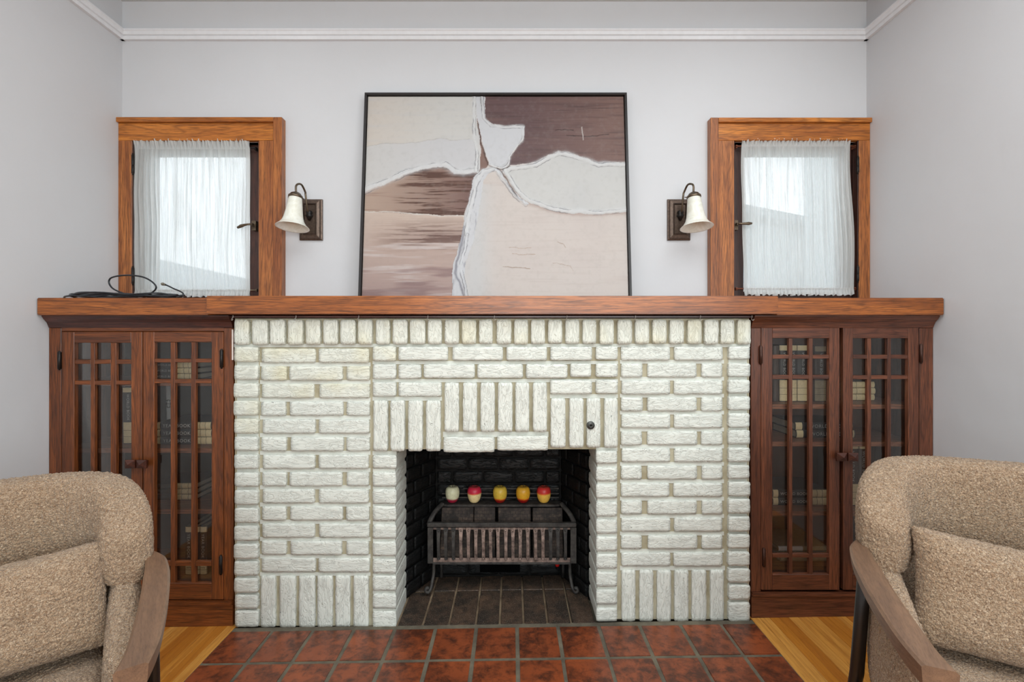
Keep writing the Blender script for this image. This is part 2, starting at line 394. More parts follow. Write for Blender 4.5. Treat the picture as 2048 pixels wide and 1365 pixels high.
# ================================================================ WINDOWS
def window(n, xo0, xs0, xi0, xi1, xs1, xo1, mirror):
    """px at casing face (Y=2.30). mirror False: hinges left"""
    YF = 2.300
    w_ = bpy.data.objects.new('window_%d' % n, None); COL.objects.link(w_); struct(w_)
    a = WL if not mirror else WR
    w_.location = ((a[0]+a[1])/2, YW, WZ[0])
    ztop = PZ(281, YF)
    def b(nm, x0, x1, y0, y1, z0, z1, m): return box(nm, x0, x1, y0, y1, z0, z1, m, w_)
    zbot = 1.312
    iL, iR = a
    # side casings, head casing, backband, cap
    if not mirror:
        b('casing', XL+.0005, iL, YF, YW, zbot, ztop, win_z); b('casing', iR, PX(549, YF), YF, YW, zbot, ztop, win_z)
        b('backband', PX(549, YF)+.0002, PX(564, YF-.012), YF-.014, YW, zbot, PZ(234, YF-.014), win_z)
        b('head_casing', XL+.0005, PX(549, YF), YF, YW, ztop+.0003, PZ(246, YF), win_x)
        b('head_cap', XL+.0005, PX(549, YF), YF-.014, YW, PZ(246, YF)+.0002, PZ(234, YF-.014), win_x)
    else:
        b('casing', iR, XR-.0005, YF, YW, zbot, ztop, win_z); b('casing', PX(1435, YF), iL, YF, YW, zbot, ztop, win_z)
        b('backband', PX(1421, YF-.012), PX(1435, YF)-.0002, YF-.014, YW, zbot, PZ(235, YF-.014), win_z)
        b('head_casing', PX(1435, YF), XR-.0005, YF, YW, ztop+.0003, PZ(246.5, YF), win_x)
        b('head_cap', PX(1435, YF), XR-.0005, YF-.014, YW, PZ(246.5, YF)+.0002, PZ(235, YF-.014), win_x)
    # jambs
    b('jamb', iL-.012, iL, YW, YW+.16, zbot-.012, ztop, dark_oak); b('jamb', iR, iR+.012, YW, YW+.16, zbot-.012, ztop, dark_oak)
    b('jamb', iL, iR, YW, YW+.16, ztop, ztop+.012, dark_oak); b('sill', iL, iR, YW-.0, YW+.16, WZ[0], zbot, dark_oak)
    for xa, xb in ((iL, iL+.004), (iR-.004, iR)): b('reveal_strip', xa, xb, YF+.004, YW+.018, zbot, ztop, dark_oak)  # thin dark strips added over the casing reveals
    # sash
    s0, s1, sy = iL+.004, iR-.004, YW+.020
    sash = bpy.data.objects.new('sash', None); COL.objects.link(sash); sash.parent = w_; sash.matrix_parent_inverse = world(w_).inverted()
    sash.location = ((s0+s1)/2, sy, zbot+.004)
    def c(nm, *q, m=dark_oak): return box(nm, *q, m, sash)
    fw = .062
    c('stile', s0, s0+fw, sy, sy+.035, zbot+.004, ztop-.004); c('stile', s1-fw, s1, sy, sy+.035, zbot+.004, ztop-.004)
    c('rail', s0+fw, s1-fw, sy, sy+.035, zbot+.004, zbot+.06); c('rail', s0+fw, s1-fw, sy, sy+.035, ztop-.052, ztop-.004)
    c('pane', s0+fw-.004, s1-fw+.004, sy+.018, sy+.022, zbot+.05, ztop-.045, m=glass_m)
    # hinges
    hx = (iL+.004) if not mirror else (iR-.004)
    for ya, yb in (((306, 350), (532, 571)) if not mirror else ((311, 348), (530, 566))):
        z0, z1 = PZ(yb, YF), PZ(ya, YF); h = z1-z0
        pr = [(.001, 0), (.005, .002), (.003, .006), (.0062, .009), (.0062, h*.45), (.0052, h*.46), (.0062, h*.48), (.0062, h-.009), (.003, h-.006), (.005, h-.002), (.001, h)]
        link('hinge', mesh(lathe(pr, 12), smooth=True), metal_dark, w_, (hx, YF+.004, z0))
    # latch
    ly = YF+.004
    lp = (P(505, 450, ly) if not mirror else P(1474, 449, ly)); sgn = -1 if not mirror else 1
    bm = bmesh.new(); add_box(bm, lp.x-.010, lp.x+.010, ly+.010, YW+.021, lp.z-.024, lp.z+.022)
    add_box(bm, lp.x-.005, lp.x+.005, ly-.012, ly+.011, lp.z-.006, lp.z+.006)
    link('latch', mesh(bm), bronze_m, w_)
    pts = [(lp.x+sgn*t*.062, ly-.014-.004*t, lp.z-.018*t*t if not mirror else lp.z+.0*t) for t in (0, .25, .5, .75, 1)]
    link('latch_handle', mesh(tube_bm(pts, [.0045, .0045, .006, .0078, .005], 10), smooth=True), bronze_m, w_)
    return w_
window(1, 0, 0, 0, 0, 0, 0, False)
window(2, 0, 0, 0, 0, 0, 0, True)

# sheer curtains on rods
def curtain_mat():
    t = NT('sheer_cotton'); t.t.nodes.remove(t.b)
    v = t.coords(scale=(1, 1, .03)); n = t.noise(v, 190, 4, .7); v2 = t.coords(scale=(1, 1, .06)); n2 = t.noise(v2, 42, 3, .6)
    d = t.n('ShaderNodeBsdfDiffuse'); tl = t.n('ShaderNodeBsdfTranslucent'); tp = t.n('ShaderNodeBsdfTransparent')
    d.inputs[0].default_value = srgb(240, 240, 236); tl.inputs[0].default_value = srgb(245, 248, 250)
    m1 = t.n('ShaderNodeMixShader', i_0=.58); t.l(d.outputs[0], m1.inputs[1]); t.l(tl.outputs[0], m1.inputs[2])
    at = t.n('ShaderNodeAttribute', attribute_name='dens')
    f = t.math('ADD', t.math('MULTIPLY', t.math('ADD', n, n2), .50), .36)
    f = t.math('MAXIMUM', f, at.outputs['Fac'])
    m2 = t.n('ShaderNodeMixShader'); t.l(f, m2.inputs[0]); t.l(tp.outputs[0], m2.inputs[1]); t.l(m1.outputs[0], m2.inputs[2])
    t.l(m2.outputs[0], t.out.inputs[0]); return t.m
cur_m = curtain_mat()
def curtain(x0t, x1t, x0b, x1b, ytop, yr1, yr2, ybot, seed, label):
    Y = 2.322; nx, nz = 420, 70
    rnd = random.Random(seed)
    fr = [(rnd.uniform(18, 34), rnd.uniform(0, 6), rnd.uniform(.3, 1), rnd.uniform(-.06, .06)) for _ in range(5)]
    zt, z1, z2, zb = PZ(ytop, Y), PZ(yr1, Y), PZ(yr2, Y), PZ(ybot, Y)
    bm = bmesh.new(); lay = bm.verts.layers.float.new('dens'); rows = []
    zs = [zt, zt-(zt-z1)*.35, zt-(zt-z1)*.7, z1+.004, z1, z1-.004] + [z1-.004-(z1-z2-.008)*i/(nz-12) for i in range(1, nz-12)] + [z2+.004, z2, z2-.004, z2-(z2-zb)*.4, z2-(z2-zb)*.75, zb]
    for z in zs:
        row = []; s = min(1, max(0, (z1-z)/(z1-z2)))
        edge = max(0, (z-z1)/(zt-z1), (z2-z)/(z2-zb)) if (z > z1 or z < z2) else 0
        for i in range(nx+1):
            u = i/nx; sw = math.sin(s*math.pi)
            xl = x0t+(x0b-x0t)*s**2 + 1.5*math.sin(s*9+seed)*(1-abs(2*s-1)); xr = x1t+(x1b-x1t)*s**1.3 + 1.5*math.sin(s*7+seed*2)
            uu = u + .012*math.sin(s*3+u*14+seed)*sw
            X = PX(xl+(xr-xl)*uu, Y)
            amp = .0022+.0055*sw
            off = sum(a*math.sin(2*math.pi*(f*u+ph+k_*s*3)) for f, ph, a, k_ in fr)/2.2*amp
            off += .0016*math.sin(2*math.pi*92*u+3*math.sin(s*4)) * (1-sw*.5)
            zz = z
            if edge > 0:
                off += edge*.009*math.sin(2*math.pi*31*u+math.sin(u*40)*1.5+seed); X += edge*.004*math.cos(2*math.pi*31*u+seed)
                zz += edge*.004*math.sin(2*math.pi*19*u+seed)*(1 if z > z1 else -1)
            vt = bm.verts.new((X, Y+off-.014, zz))
            vt[lay] = (.97 if (edge > 0 or abs(z-z1) < .006 or abs(z-z2) < .006) else (.95 if (u < .035 or u > .965) else 0.0))
            row.append(vt)
        rows.append(row)
    for a, b in zip(rows, rows[1:]):
        for i in range(nx): bm.faces.new((a[i], a[i+1], b[i+1], b[i]))
    o = link('curtain', mesh(bm, smooth=True), cur_m); tag(o, label, 'curtain', 'sheer window curtains'); return o
curtain(273, 503, 274, 503, 283, 299, 581, 594, 3, 'white sheer gathered curtain in the window above the cable coil')
curtain(1480, 1696, 1484, 1704, 282, 293.5, 578, 591, 11, 'white sheer gathered curtain in the window nearest the right wall, bulging at its lower right')
def rod(xa, xb, y, label, m):
    Y = 2.3225; a, b = P(xa, y, Y), P(xb, y, Y)
    t = thing('curtain_rod', label, 'curtain rod', (a.x, Y-.0, a.z), 'slim curtain rods on the sashes')
    link('pole', mesh(tube_bm([a+Vector((0, -.006, 0)), b+Vector((0, -.006, 0))], .0035, 8), smooth=True), m, t)
    for q in (a, b):
        sg = 1 if q is b else -1
        bm = lathe([(.001, 0), (.006, .001), (.0065, .006), (.003, .010), (.001, .011)], 10, 'y')
        link('bracket', box_me(.009, .030, .014, .001), m, t, (q.x-sg*.004, Y+.010, q.z))
rod(264, 512, 297, 'slim dark rod carrying the top of the curtain above the cable coil', metal_dark)
rod(264, 515, 581, 'slim rod through the bottom hem of the curtain behind the cable coil', bronze_m)
wood_rod = plain('brown_rod', srgb(120, 66, 44), .4)
rod(1471, 1713, 293.5, 'brown rod carrying the top of the right-hand window curtain', wood_rod)
rod(1471, 1711, 578, 'brown rod through the bottom hem of the right-hand window curtain', wood_rod)

# neighbours' houses seen through the curtains
siding = plain('pale_siding', srgb(196, 204, 206), .7, 0, .1, 50, .04); roof_m = plain('grey_roof_shingle', srgb(150, 158, 162), .8, 0, .3, 60, .1)
def house(label, x0, x1, y0, y1, eave, ridge, along):
    t = thing('neighbour_house', label, 'house', ((x0+x1)/2, y0, -1.0))
    cx = (x0+x1)/2
    link('wall', mesh(prism([(x0, -1), (x1, -1), (x1, eave), (cx, ridge), (x0, eave)], 'y', y0, y1)), siding, t)
    sl = (ridge-eave)/(x1-cx)
    for sg in (-1, 1):
        xe = cx+sg*(x1-cx+.35); ze = ridge-sl*(x1-cx+.35)
        link('roof', mesh(prism([(cx, ridge+.02), (xe, ze+.02), (xe, ze+.14), (cx, ridge+.16)], 'y', y0-.35, y1)), roof_m, t)
    for i in range(2):
        bx = x0+(x1-x0)*(.3+.4*i)
        f = link('window', box_me(.9, .06, 1.1, .01), trim_m, t, (bx, y0-.02, eave-1.1)); link('pane', box_me(.74, .02, .94, 0), glass_m, f, (bx, y0-.06, eave-1.1))
    return t
house('pale gabled house seen through the right-hand sheer curtain', -3.9, 7.0, 8.5, 14, 2.65, 3.7, 0)
house('tall pale house at the right edge of the right-hand sheer curtain', 4.8, 9.6, 7.0, 7.95, 5.2, 6.6, 0)
house('pale house with low grey roof seen faintly through the left sheer curtain', -8.4, -4.35, 8.2, 14, 1.3, 2.4, 0)
g = struct(box('yard_ground', -14, 14, YW+.5, 30, -1.1, -1.0, plain('yard', srgb(120, 124, 112), .9), bev=0)); g.name = 'ground_outside'

# ================================================================ FIREPLACE
fp = thing('fireplace', 'white painted rough brick fireplace surround with sooty black firebox', 'fireplace', (PX(984, YB), YB, 0))
def brick_mesh(L, D, H, seed, side=0, nx=None, nz=6):
    """front face rough (towards -y); side=+1/-1 roughens that x side too. origin at front centre"""
    nx = nx or max(5, int(L/.013)); rnd = Vector((seed*3.7, seed*1.3, seed*5.1))
    bm = bmesh.new()
    def fr(i, j):
        u, v_ = i/nx, j/nz; x_ = (u-.5)*L; z_ = (v_-.5)*H
        e = min(1, min(u, 1-u)*L/.006, min(v_, 1-v_)*H/.005)
        q = Vector((x_*22, 0, z_*70))+rnd
        h = mn.noise(q)*.0019 + mn.noise(q*2.3)*.0010
        y_ = -h - (0 if e >= 1 else 0) + (1-e)*.0009
        if j in (0, nz): z_ += mn.noise(Vector((x_*90, j*5, 3))+rnd)*.0017
        if i in (0, nx): x_ += mn.noise(Vector((i*4, z_*120, 7))+rnd)*.0020
        if (i in (0, nx)) and (j in (0, nz)): x_ *= (L-.004)/L; z_ *= (H-.004)/H
        return (x_, y_, z_)
    g_ = [[bm.verts.new(fr(i, j)) for j in range(nz+1)] for i in range(nx+1)]
    for i in range(nx):
        for j in range(nz): bm.faces.new((g_[i][j], g_[i+1][j], g_[i+1][j+1], g_[i][j+1]))
    # ring going back
    ring = [g_[i][0] for i in range(nx+1)] + [g_[nx][j] for j in range(1, nz+1)] + [g_[i][nz] for i in range(nx-1, -1, -1)] + [g_[0][j] for j in range(nz-1, 0, -1)]
    steps = 1 if not side else 9
    prev = ring
    for s in range(1, steps+1):
        y_ = D*s/steps; cur = []
        for v_ in ring:
            c = v_.co.copy(); c.y = y_
            if side and s < steps:
                q = Vector((y_*22, 9, c.z*70))+rnd
                if side*c.x > L/2-.008: c.x += side*(mn.noise(q)*.0022-.0005)
                if abs(c.z) > H/2-.004: c.z += mn.noise(Vector((y_*90, 2, c.z*9))+rnd)*.0012
            cur.append(bm.verts.new(c))
        n = len(ring)
        for i in range(n): bm.faces.new((prev[i], cur[i], cur[(i+1) % n], prev[(i+1) % n]))
        prev = cur
    bm.faces.new(prev)
    bmesh.ops.recalc_face_normals(bm, faces=bm.faces)
    for k_, f in enumerate(bm.faces): f.smooth = k_ < nx*nz
    return mesh(bm, 'brick')
VAR = {}
def var(kind, k): return VAR[kind][k % len(VAR[kind])]
VAR['st'] = [brick_mesh(.212, .065, .060, s) for s in range(8)]
VAR['hd'] = [brick_mesh(.094, .065, .060, 20+s) for s in range(8)]
VAR['so'] = [brick_mesh(.196, .065, .058, 40+s) for s in range(8)]
VAR['rk'] = [brick_mesh(.092, .065, .057, 60+s) for s in range(8)]
VAR['jl'] = [brick_mesh(.094, .185, .060, 80+s, 1, nz=5) for s in range(5)]
VAR['jr'] = [brick_mesh(.094, .185, .060, 90+s, -1, nz=5) for s in range(5)]
VAR['fb'] = [brick_mesh(.098, .030, .054, 100+s, nz=4) for s in range(6)]
DIM = {'st': (.212, .060), 'hd': (.094, .060), 'so': (.196, .058), 'rk': (.092, .057), 'jl': (.094, .060), 'jr': (.094, .060)}
bcount = [0]
def put(kind, x0, x1, y0, y1, Y, mat=None, parent=fp):
    a, b = P(x0, y0, Y), P(x1, y1, Y); wd, ht = b.x-a.x, a.z-b.z; bcount[0] += 1; k = bcount[0]
    vert = kind in ('so', 'rk'); L, H = DIM[kind]
    me = var(kind, k*7+k//3)
    if vert: rot = (0, R(90 if k % 2 else -90), 0); sc = (ht/L, 1, wd/H)
    else: rot = (0, 0, 0); sc = (wd/L, 1, ht/H)
    o = link('brick', me, None, parent, ((a.x+b.x)/2, Y+random.uniform(-.0015, .0015), (a.z+b.z)/2), rot, sc)
    if not me.materials: me.materials.append(brick_m)
    if mat is not None and mat is not brick_m:
        o.material_slots[0].link = 'OBJECT'; o.material_slots[0].material = mat
    return o
YP = YB+.006          # recessed panels
def c3(v): return v/3.413+460
def c4(v): return v/3.413+980
# top rowlock course
for lo, f_ in (([(28, 128), (150, 255), (270, 372), (393, 495), (515, 615), (635, 735), (752, 855), (872, 970), (995, 1090), (1110, 1210), (1228, 1332), (1350, 1445), (1465, 1562), (1582, 1680), (1700, 1792)], c3),
               ([(45, 145), (165, 260), (280, 375), (397, 493), (515, 610), (632, 725), (750, 845), (872, 970), (992, 1087), (1110, 1205), (1228, 1325), (1350, 1445), (1465, 1560), (1577, 1670), (1690, 1780)], c4)):
    for i, (a, b) in enumerate(lo):
        put('rk', f_(a), f_(b), 640, 688.5+random.uniform(-1, 1) if f_ is c4 else 690-i*.12, YB-.004, brick_y)
# left edge column
LE = [(694, 724.5), (731, 760.5), (767, 796), (802, 831.5), (838, 868), (874, 902.6), (910, 938.5), (945.5, 974.3), (981, 1011), (1017.5, 1047), (1053, 1083), (1089, 1118.5), (1124, 1152.8), (1157.5, 1186.7), (1191, 1218.7), (1223, 1255)]
for i, (a, b) in enumerate(LE): put('hd', 467.5+random.uniform(-1, 1)+.12*i, 515.5+random.uniform(-.7, .7), a, b, YB, brick_y if i < 5 else None)
RE = [(693, 719.5), (727, 754.4), (760, 787), (793.4, 821), (827, 856), (861, 889.5), (896, 925), (931, 959), (964.8, 993.8), (998.8, 1028), (1034, 1064), (1070, 1098), (1104.6, 1133), (1138, 1166), (1171, 1200.6), (1206, 1243.8)]
for i, (a, b) in enumerate(RE): put('hd', 1457.5+random.uniform(-.7, .7), 1500+random.uniform(-1, 1), a, b, YB)
# left panel
def interp(i, t): 
    ks = sorted(t); 
    for p, q in zip(ks, ks[1:]):
        if p <= i <= q: return t[p]+(t[q]-t[p])*(i-p)/(q-p)
for r in range(1, 14):
    y0 = interp(r, {1: 697.5, 7: 910, 13: 1117}); y1 = y0+28.7; j = random.uniform
    m = brick_y if r < 4 else None
    if r % 2: put('st', 523.5+j(-1, 2), 628+j(-1, 3), y0, y1, YP, m); put('st', 636.5+j(0, 2), 738+j(-1, 1), y0, y1, YP, m)
    else: put('hd', 523+j(-1, 2), 572+j(-1, 1), y0, y1, YP, m); put('st', 579+j(-1, 3), 684+j(-1, 3), y0, y1, YP, m); put('hd', 693+j(-1, 1), 738+j(-1, 1), y0, y1, YP, m)
    y0 = interp(r, {1: 693.5, 7: 897, 13: 1106}); y1 = y0+28
    if r % 2: put('st', 1243+j(-1, 1), 1340+j(-1, 1), y0, y1, YP); put('st', 1348+j(-1, 1), 1445, y0, y1, YP)
    else: put('hd', 1242.5, 1284.5+j(-1, 1), y0, y1, YP); put('st', 1295.5+j(-1, 1), 1394+j(-1, 1), y0, y1, YP); put('hd', 1403.5+j(-1, 1), 1445, y0, y1, YP)
for a, b in ((521, 551), (559, 591), (598, 630), (634.5, 665), (670.5, 700), (707, 737)): put('so', a, b, 1152, 1255.5, YP)
for a, b in ((1243.5, 1271), (1279, 1306.7), (1314, 1342), (1349, 1377), (1384, 1413), (1421, 1448)): put('so', a, b, 1141, 1243.5, YP)
# inner pillars, upper three courses
for a, b in ((693, 722.5), (729, 759), (764.6, 794)): put('hd', 745.6, 791.5, a, b, YB, brick_y if a < 700 else None)
for a, b in ((693, 720), (727.5, 754.7), (760.5, 788)): put('hd', 1192, 1235.5, a, b, YB)
# centre courses
for a, b in ((797, 895.7), (905, 1005.8), (1013, 1094), (1101, 1184)): put('st', a, b, 694, 721.5, YB)
put('hd', 797, 842, 729.5, 758, YB)
for a, b in ((847, 949), (954.6, 1046), (1052, 1135)): put('st', a, b, 729, 757, YB)
put('hd', 1141, 1182, 727.5, 754.7, YB)
put('st', 797, 882.8, 765.5, 794, YB); put('st', 1100.7, 1184, 761, 789, YB)
for a, b in ((746.5, 775), (781, 809), (816.5, 845), (852, 881)): put('so', a, b, 801.5, 903, YB-.003)
for a, b in ((1101.6, 1131), (1139, 1167), (1174, 1201), (1209, 1235.5)): put('so', a, b, 797, 896, YB-.003)
for a, b in ((889, 917.6), (926, 954), (961, 989.5), (996, 1025), (1030.7, 1058.5), (1066, 1094)): put('so', a, b, 766, 864.5, YB-.004)
put('st', 887, 989, 875, 905, YB-.004); put('st', 994.6, 1096, 872.5, 901.5, YB-.004)
# jamb bricks with returns
JL = [(911, 938), (945, 974), (979, 1008.6), (1012.7, 1043), (1049, 1078), (1083.7, 1113), (1118.5, 1147.7), (1152, 1182.5), (1188, 1218), (1223, 1257)]
JR = [(902, 928), (935.5, 963.5), (969.6, 997.4), (1004.4, 1033.6), (1039, 1068), (1074, 1103), (1108.8, 1138), (1145, 1174), (1179.7, 1209.5), (1217, 1244)]
for a, b in JL: put('jl', 745.5, 792.5, a, b, YB)
for a, b in JR: put('jr', 1192.5, 1234.5, a, b, YB)
# mortar bed (tan) behind the bricks, with opening, and white bed joints
bm = bmesh.new(); YM = YB+.017
xa, xb, xc, xd = PX(470, YM), PX(790, YM), PX(1194, YM), PX(1498, YM)
zt, zo = 1.2255, PZ(899, YM)
add_box(bm, xa, xb, YM, YM+.10, -.015, zt); add_box(bm, xc, xd, YM, YM+.10, .012, zt); add_box(bm, xb, xc, YM, YM+.16, zo, zt)
link('mortar_bed', mesh(bm), bed_m, fp)
bm = bmesh.new(); YJ = YM-.0030
def strip(x0, x1, y0, y1, Y=YJ): a, b = P(x0, y0, Y), P(x1, y1, Y); add_box(bm, a.x, b.x, Y, YM+.01, b.z, a.z)
for r in range(1, 14):
    if r == 1: continue
    y0 = interp(r, {1: 697.5, 7: 910, 13: 1117}); strip(520, 741, y0-7.5, y0+.5)
    y0 = interp(r, {1: 693.5, 7: 897, 13: 1106}); strip(1240, 1448, y0-7, y0+.5)
strip(520, 741, 1145.5, 1152.5); strip(1240, 1450, 1133, 1141.5)
for (a, b), (c, d) in zip(LE, LE[1:]): strip(474, 517, b-.5, c+.5)
for (a, b), (c, d) in zip(RE, RE[1:]): strip(1457, 1494, b-.5, c+.5)
for q in (724, 760): strip(745, 1236, q-1.5, q+5)
strip(745, 884, 794, 802); strip(1100, 1236, 789, 797); strip(886, 1097, 864, 875)
strip(468, 1500, 688, 695)
strip(745, 793, 903, 911); strip(1192, 1235, 895.5, 903)
o = link('mortar_joint', mesh(bm), joint_m, fp); o['kind'] = 'stuff'
bm = bmesh.new()                                      # joints between jamb bricks, recessed
for L_, xx0, xx1 in ((JL, 746, 790.5), (JR, 1194.5, 1234)):
    for (a, b), (c, d) in zip(L_, L_[1:]):
        p, q = P(xx0, b-.5, YB+.010), P(xx1, c+.5, YB+.010)
        add_box(bm, p.x, q.x, YB+.008, YB+.183, q.z, p.z)
o = link('jamb_joint', mesh(bm), joint_m, fp); o['kind'] = 'stuff'

# gas key plate
gp = P(1181.5, 851.5, YB-.006)
gv = thing('gas_key_valve', 'small round dark gas key valve plate set in the upright bricks at the right', 'gas valve', gp)
link('escutcheon', mesh(lathe([(.0165, .006), (.0165, .001), (.0150, -.002), (.0085, -.0025), (.008, -.0055), (.006, -.006), (.0045, -.004), (.0045, .002)], 24, 'y'), smooth=True), plain('dull_steel', srgb(92, 92, 88), .4, .6), gv, gp)
link('key_socket', box_me(.005, .004, .005, .0005), metal_dark, gv, gp+Vector((0, -.0005, 0)))

# ---- firebox
YF0, YFB = YB+.187, 2.330
fb = bpy.data.objects.new('firebox', None); COL.objects.link(fb); fb.parent = fp; fb.matrix_parent_inverse = world(fp).inverted(); fb.location = (0, YF0, 0)
zl = PZ(905, YB)
Lf, Rf = PX(812.5, YF0), PX(1173.5, YF0); Lb, Rb = PX(873, YFB), PX(1121, YFB)
def wall_bricks(p0, p1, z0, z1, rows, n, off):
    d = Vector((p1[0]-p0[0], p1[1]-p0[1], 0)); Lw = d.length; d.normalize(); ang = math.atan2(d.y, d.x); hh = (z1-z0)/rows; ww = Lw/n
    for r in range(rows):
        s = -(.5*ww if r % 2 else 0)
        while s < Lw-.004:
            s0, s1 = max(s, 0), min(s+ww, Lw)
            if s1-s0 > .015:
                c = Vector((p0[0], p0[1], 0))+d*((s0+s1)/2); me = var('fb', random.randrange(6))
                if not me.materials: me.materials.append(soot_m)
                link('brick', me, None, fb, (c.x, c.y, z0+hh*(r+.5)), (0, 0, ang), ((s1-s0-.007)/.098, 1, (hh-.007)/.054))
            s += ww
wall_bricks((Lf, YF0), (Lb, YFB), .0, .76, 12, 2, 0)
wall_bricks((Lb, YFB), (Rb, YFB), .0, .76, 12, 4, 0)
wall_bricks((Rb, YFB), (Rf, YF0), .0, .76, 12, 2, 0)
bm = bmesh.new()
for (ax, ay), (bx, by) in (((Lf-.01, YF0), (Lb, YFB)), ((Lb-.03, YFB), (Rb+.03, YFB)), ((Rb, YFB), (Rf+.01, YF0))):
    d = Vector((bx-ax, by-ay, 0)).normalized(); nrm = Vector((-d.y, d.x, 0))
    q = [Vector((ax, ay, 0))+nrm*.006, Vector((bx, by, 0))+nrm*.006, Vector((bx, by, 0))+nrm*.05, Vector((ax, ay, 0))+nrm*.05]
    A = [bm.verts.new((v.x, v.y, -.03)) for v in q]; B = [bm.verts.new((v.x, v.y, .80)) for v in q]
    bm.faces.new(A); bm.faces.new(B[::-1])
    for i in range(4): bm.faces.new((A[i], A[(i+1) % 4], B[(i+1) % 4], B[i]))
add_box(bm, Lf-.05, Rf+.05, YB+.17, YFB+.05, .78, .82)
bmesh.ops.recalc_face_normals(bm, faces=bm.faces)
link('firebox_lining', mesh(bm), soot_bed, fb)
ap = P(960, 1145, YFB-.004); aq = P(1040, 1127.6, YFB-.004)
box('ash_door', ap.x, aq.x, YFB-.008, YFB+.002, ap.z, aq.z, plain('black_iron', srgb(4, 4, 4), .9, spec=.05), fb)
# firebox floor pavers
fbf = box('firebox_floor', PX(790, YB), PX(1196, YB), YB-.004, YFB+.02, -.035, -.010, bed_mat('ashy_grout', srgb(96, 80, 64), srgb(150, 130, 106)), fp, bev=0)
def ypx_floor(y): return CZ*F/(y-HY)
pvj = [150, 330, 515, 680, 845, 1010, 1175]        # joint x in crop near the front (y~1250)
xj = [PX(v/3.413+800, ypx_floor(1252)) for v in pvj]
Yj = ypx_floor(1181.5)
xj = [xj[0]-.104] + xj + [xj[-1]+.104]
for r, (ya, yb) in enumerate(((YB-.004, Yj), (Yj, YFB+.005))):
    for i in range(len(xj)-1):
        x0, x1 = xj[i]+.0045, xj[i+1]-.0045
        xlim = (PX(793, YB)+.004, PX(1193, YB)-.004)
        x0, x1 = max(x0, xlim[0]), min(x1, xlim[1])
        if r == 1: x0, x1 = max(x0, Lf+.012), min(x1, Rf-.012)
        if x1-x0 < .02: continue
        link('paver', box_me(x1-x0, yb-ya-.010, .022, .002), paver_m, fbf, ((x0+x1)/2, (ya+yb)/2, fz((x0+x1)/2)-.012), (0, -math.atan(SL), 0))

# ================================================================ HEARTH
he = thing('hearth', 'dark red terracotta tiled hearth with grey grout in front of the fireplace', 'hearth', ((HXL+HXR)/2, (HY0+HY1)/2, -.02))
link('grout_bed', box_me(HXR-HXL, HY1-HY0+.02, .016, 0), grout_m, he, ((HXL+HXR)/2, (HY0+HY1)/2+.008, fz((HXL+HXR)/2)-.0095), (0, -math.atan(SL), 0))
jx = [HXL-.004] + [.0205+.1612*k_ for k_ in range(-6, 6)] + [HXR+.004]
yj = [1.918, 1.7235, 1.533, 1.36]
for ya, yb in zip(yj, yj[1:]):
    for a, b in zip(jx, jx[1:]):
        cx = (a+b)/2
        me = box_me(b-a-.010, ya-yb-.011, .018, .0025, 2)
        link('tile', me, tile_m, he, (cx, (ya+yb)/2, fz(cx)-.0085+random.uniform(-.0006, .0006)), (random.uniform(-.002, .002), -math.atan(SL), random.uniform(-.006, .006)))

# ================================================================ MANTEL
YMw, YMc = 1.903, 1.889
mt = thing('mantel_shelf', 'long varnished oak mantel shelf running wall to wall over brick and bookcases', 'mantel', (PX(984, YB), 2.1, 1.24))
zt_m = PZ(596, YMw); zb_m = PZ(630.5, YMw)
xL_, xR_ = XL+.003, XR-.003
xs0, xs1 = PX(412, YMc), PX(1557, YMc)
box('shelf_board', xL_, xs0-.0004, YMw, YW-.001, zb_m, zt_m, oak_x, mt, .003, 2)
box('shelf_board', xs1+.0004, xR_, YMw, YW-.001, zb_m, zt_m, oak_x, mt, .003, 2)
box('shelf_board', xs0, xs1, YMc, YW-.001, PZ(628.5, YMc), PZ(592, YMc), oak_x, mt, .003, 2)
# cove under the shelf
zc1 = zb_m-.0005
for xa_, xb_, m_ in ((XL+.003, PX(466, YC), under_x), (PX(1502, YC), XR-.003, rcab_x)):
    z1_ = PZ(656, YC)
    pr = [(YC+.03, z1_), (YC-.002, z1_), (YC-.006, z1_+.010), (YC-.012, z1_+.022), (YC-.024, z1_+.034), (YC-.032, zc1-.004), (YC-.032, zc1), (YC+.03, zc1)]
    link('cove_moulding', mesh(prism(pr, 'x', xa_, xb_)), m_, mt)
box('fascia_board', PX(466, YC)+.0005, PX(1502, YC)-.0005, YB+.004, YB+.03, 1.2275, zc1, under_x, mt)
hook_m = plain('white_hook', srgb(190, 186, 178), .3, .3)
for hx in (466, 592, 717.5, 856, 989, 1134, 1271, 1401, 1504):
    yh = YB-.006; a = P(hx, 630, yh)
    pts = [Vector((a.x, yh, zc1+.001)), Vector((a.x, yh, zc1-.008)), Vector((a.x-.003, yh-.002, zc1-.012)), Vector((a.x-.003, yh-.006, zc1-.018)), Vector((a.x+.002, yh-.008, zc1-.019)), Vector((a.x+.004, yh-.008, zc1-.014))]
    link('cup_hook', mesh(tube_bm(smooth_pts(pts, 3), .0011, 6), smooth=True), hook_m, mt)
sp = P(464.5, 690, YB-.006)
o = link('hanging_strip', box_me(.006, .0015, .122, .0004), plain('white_plastic', srgb(214, 200, 190), .5), None, (sp.x, YB-.004, sp.z)); tag(o, 'thin white strip hanging beside the left end of the brickwork', 'strip')

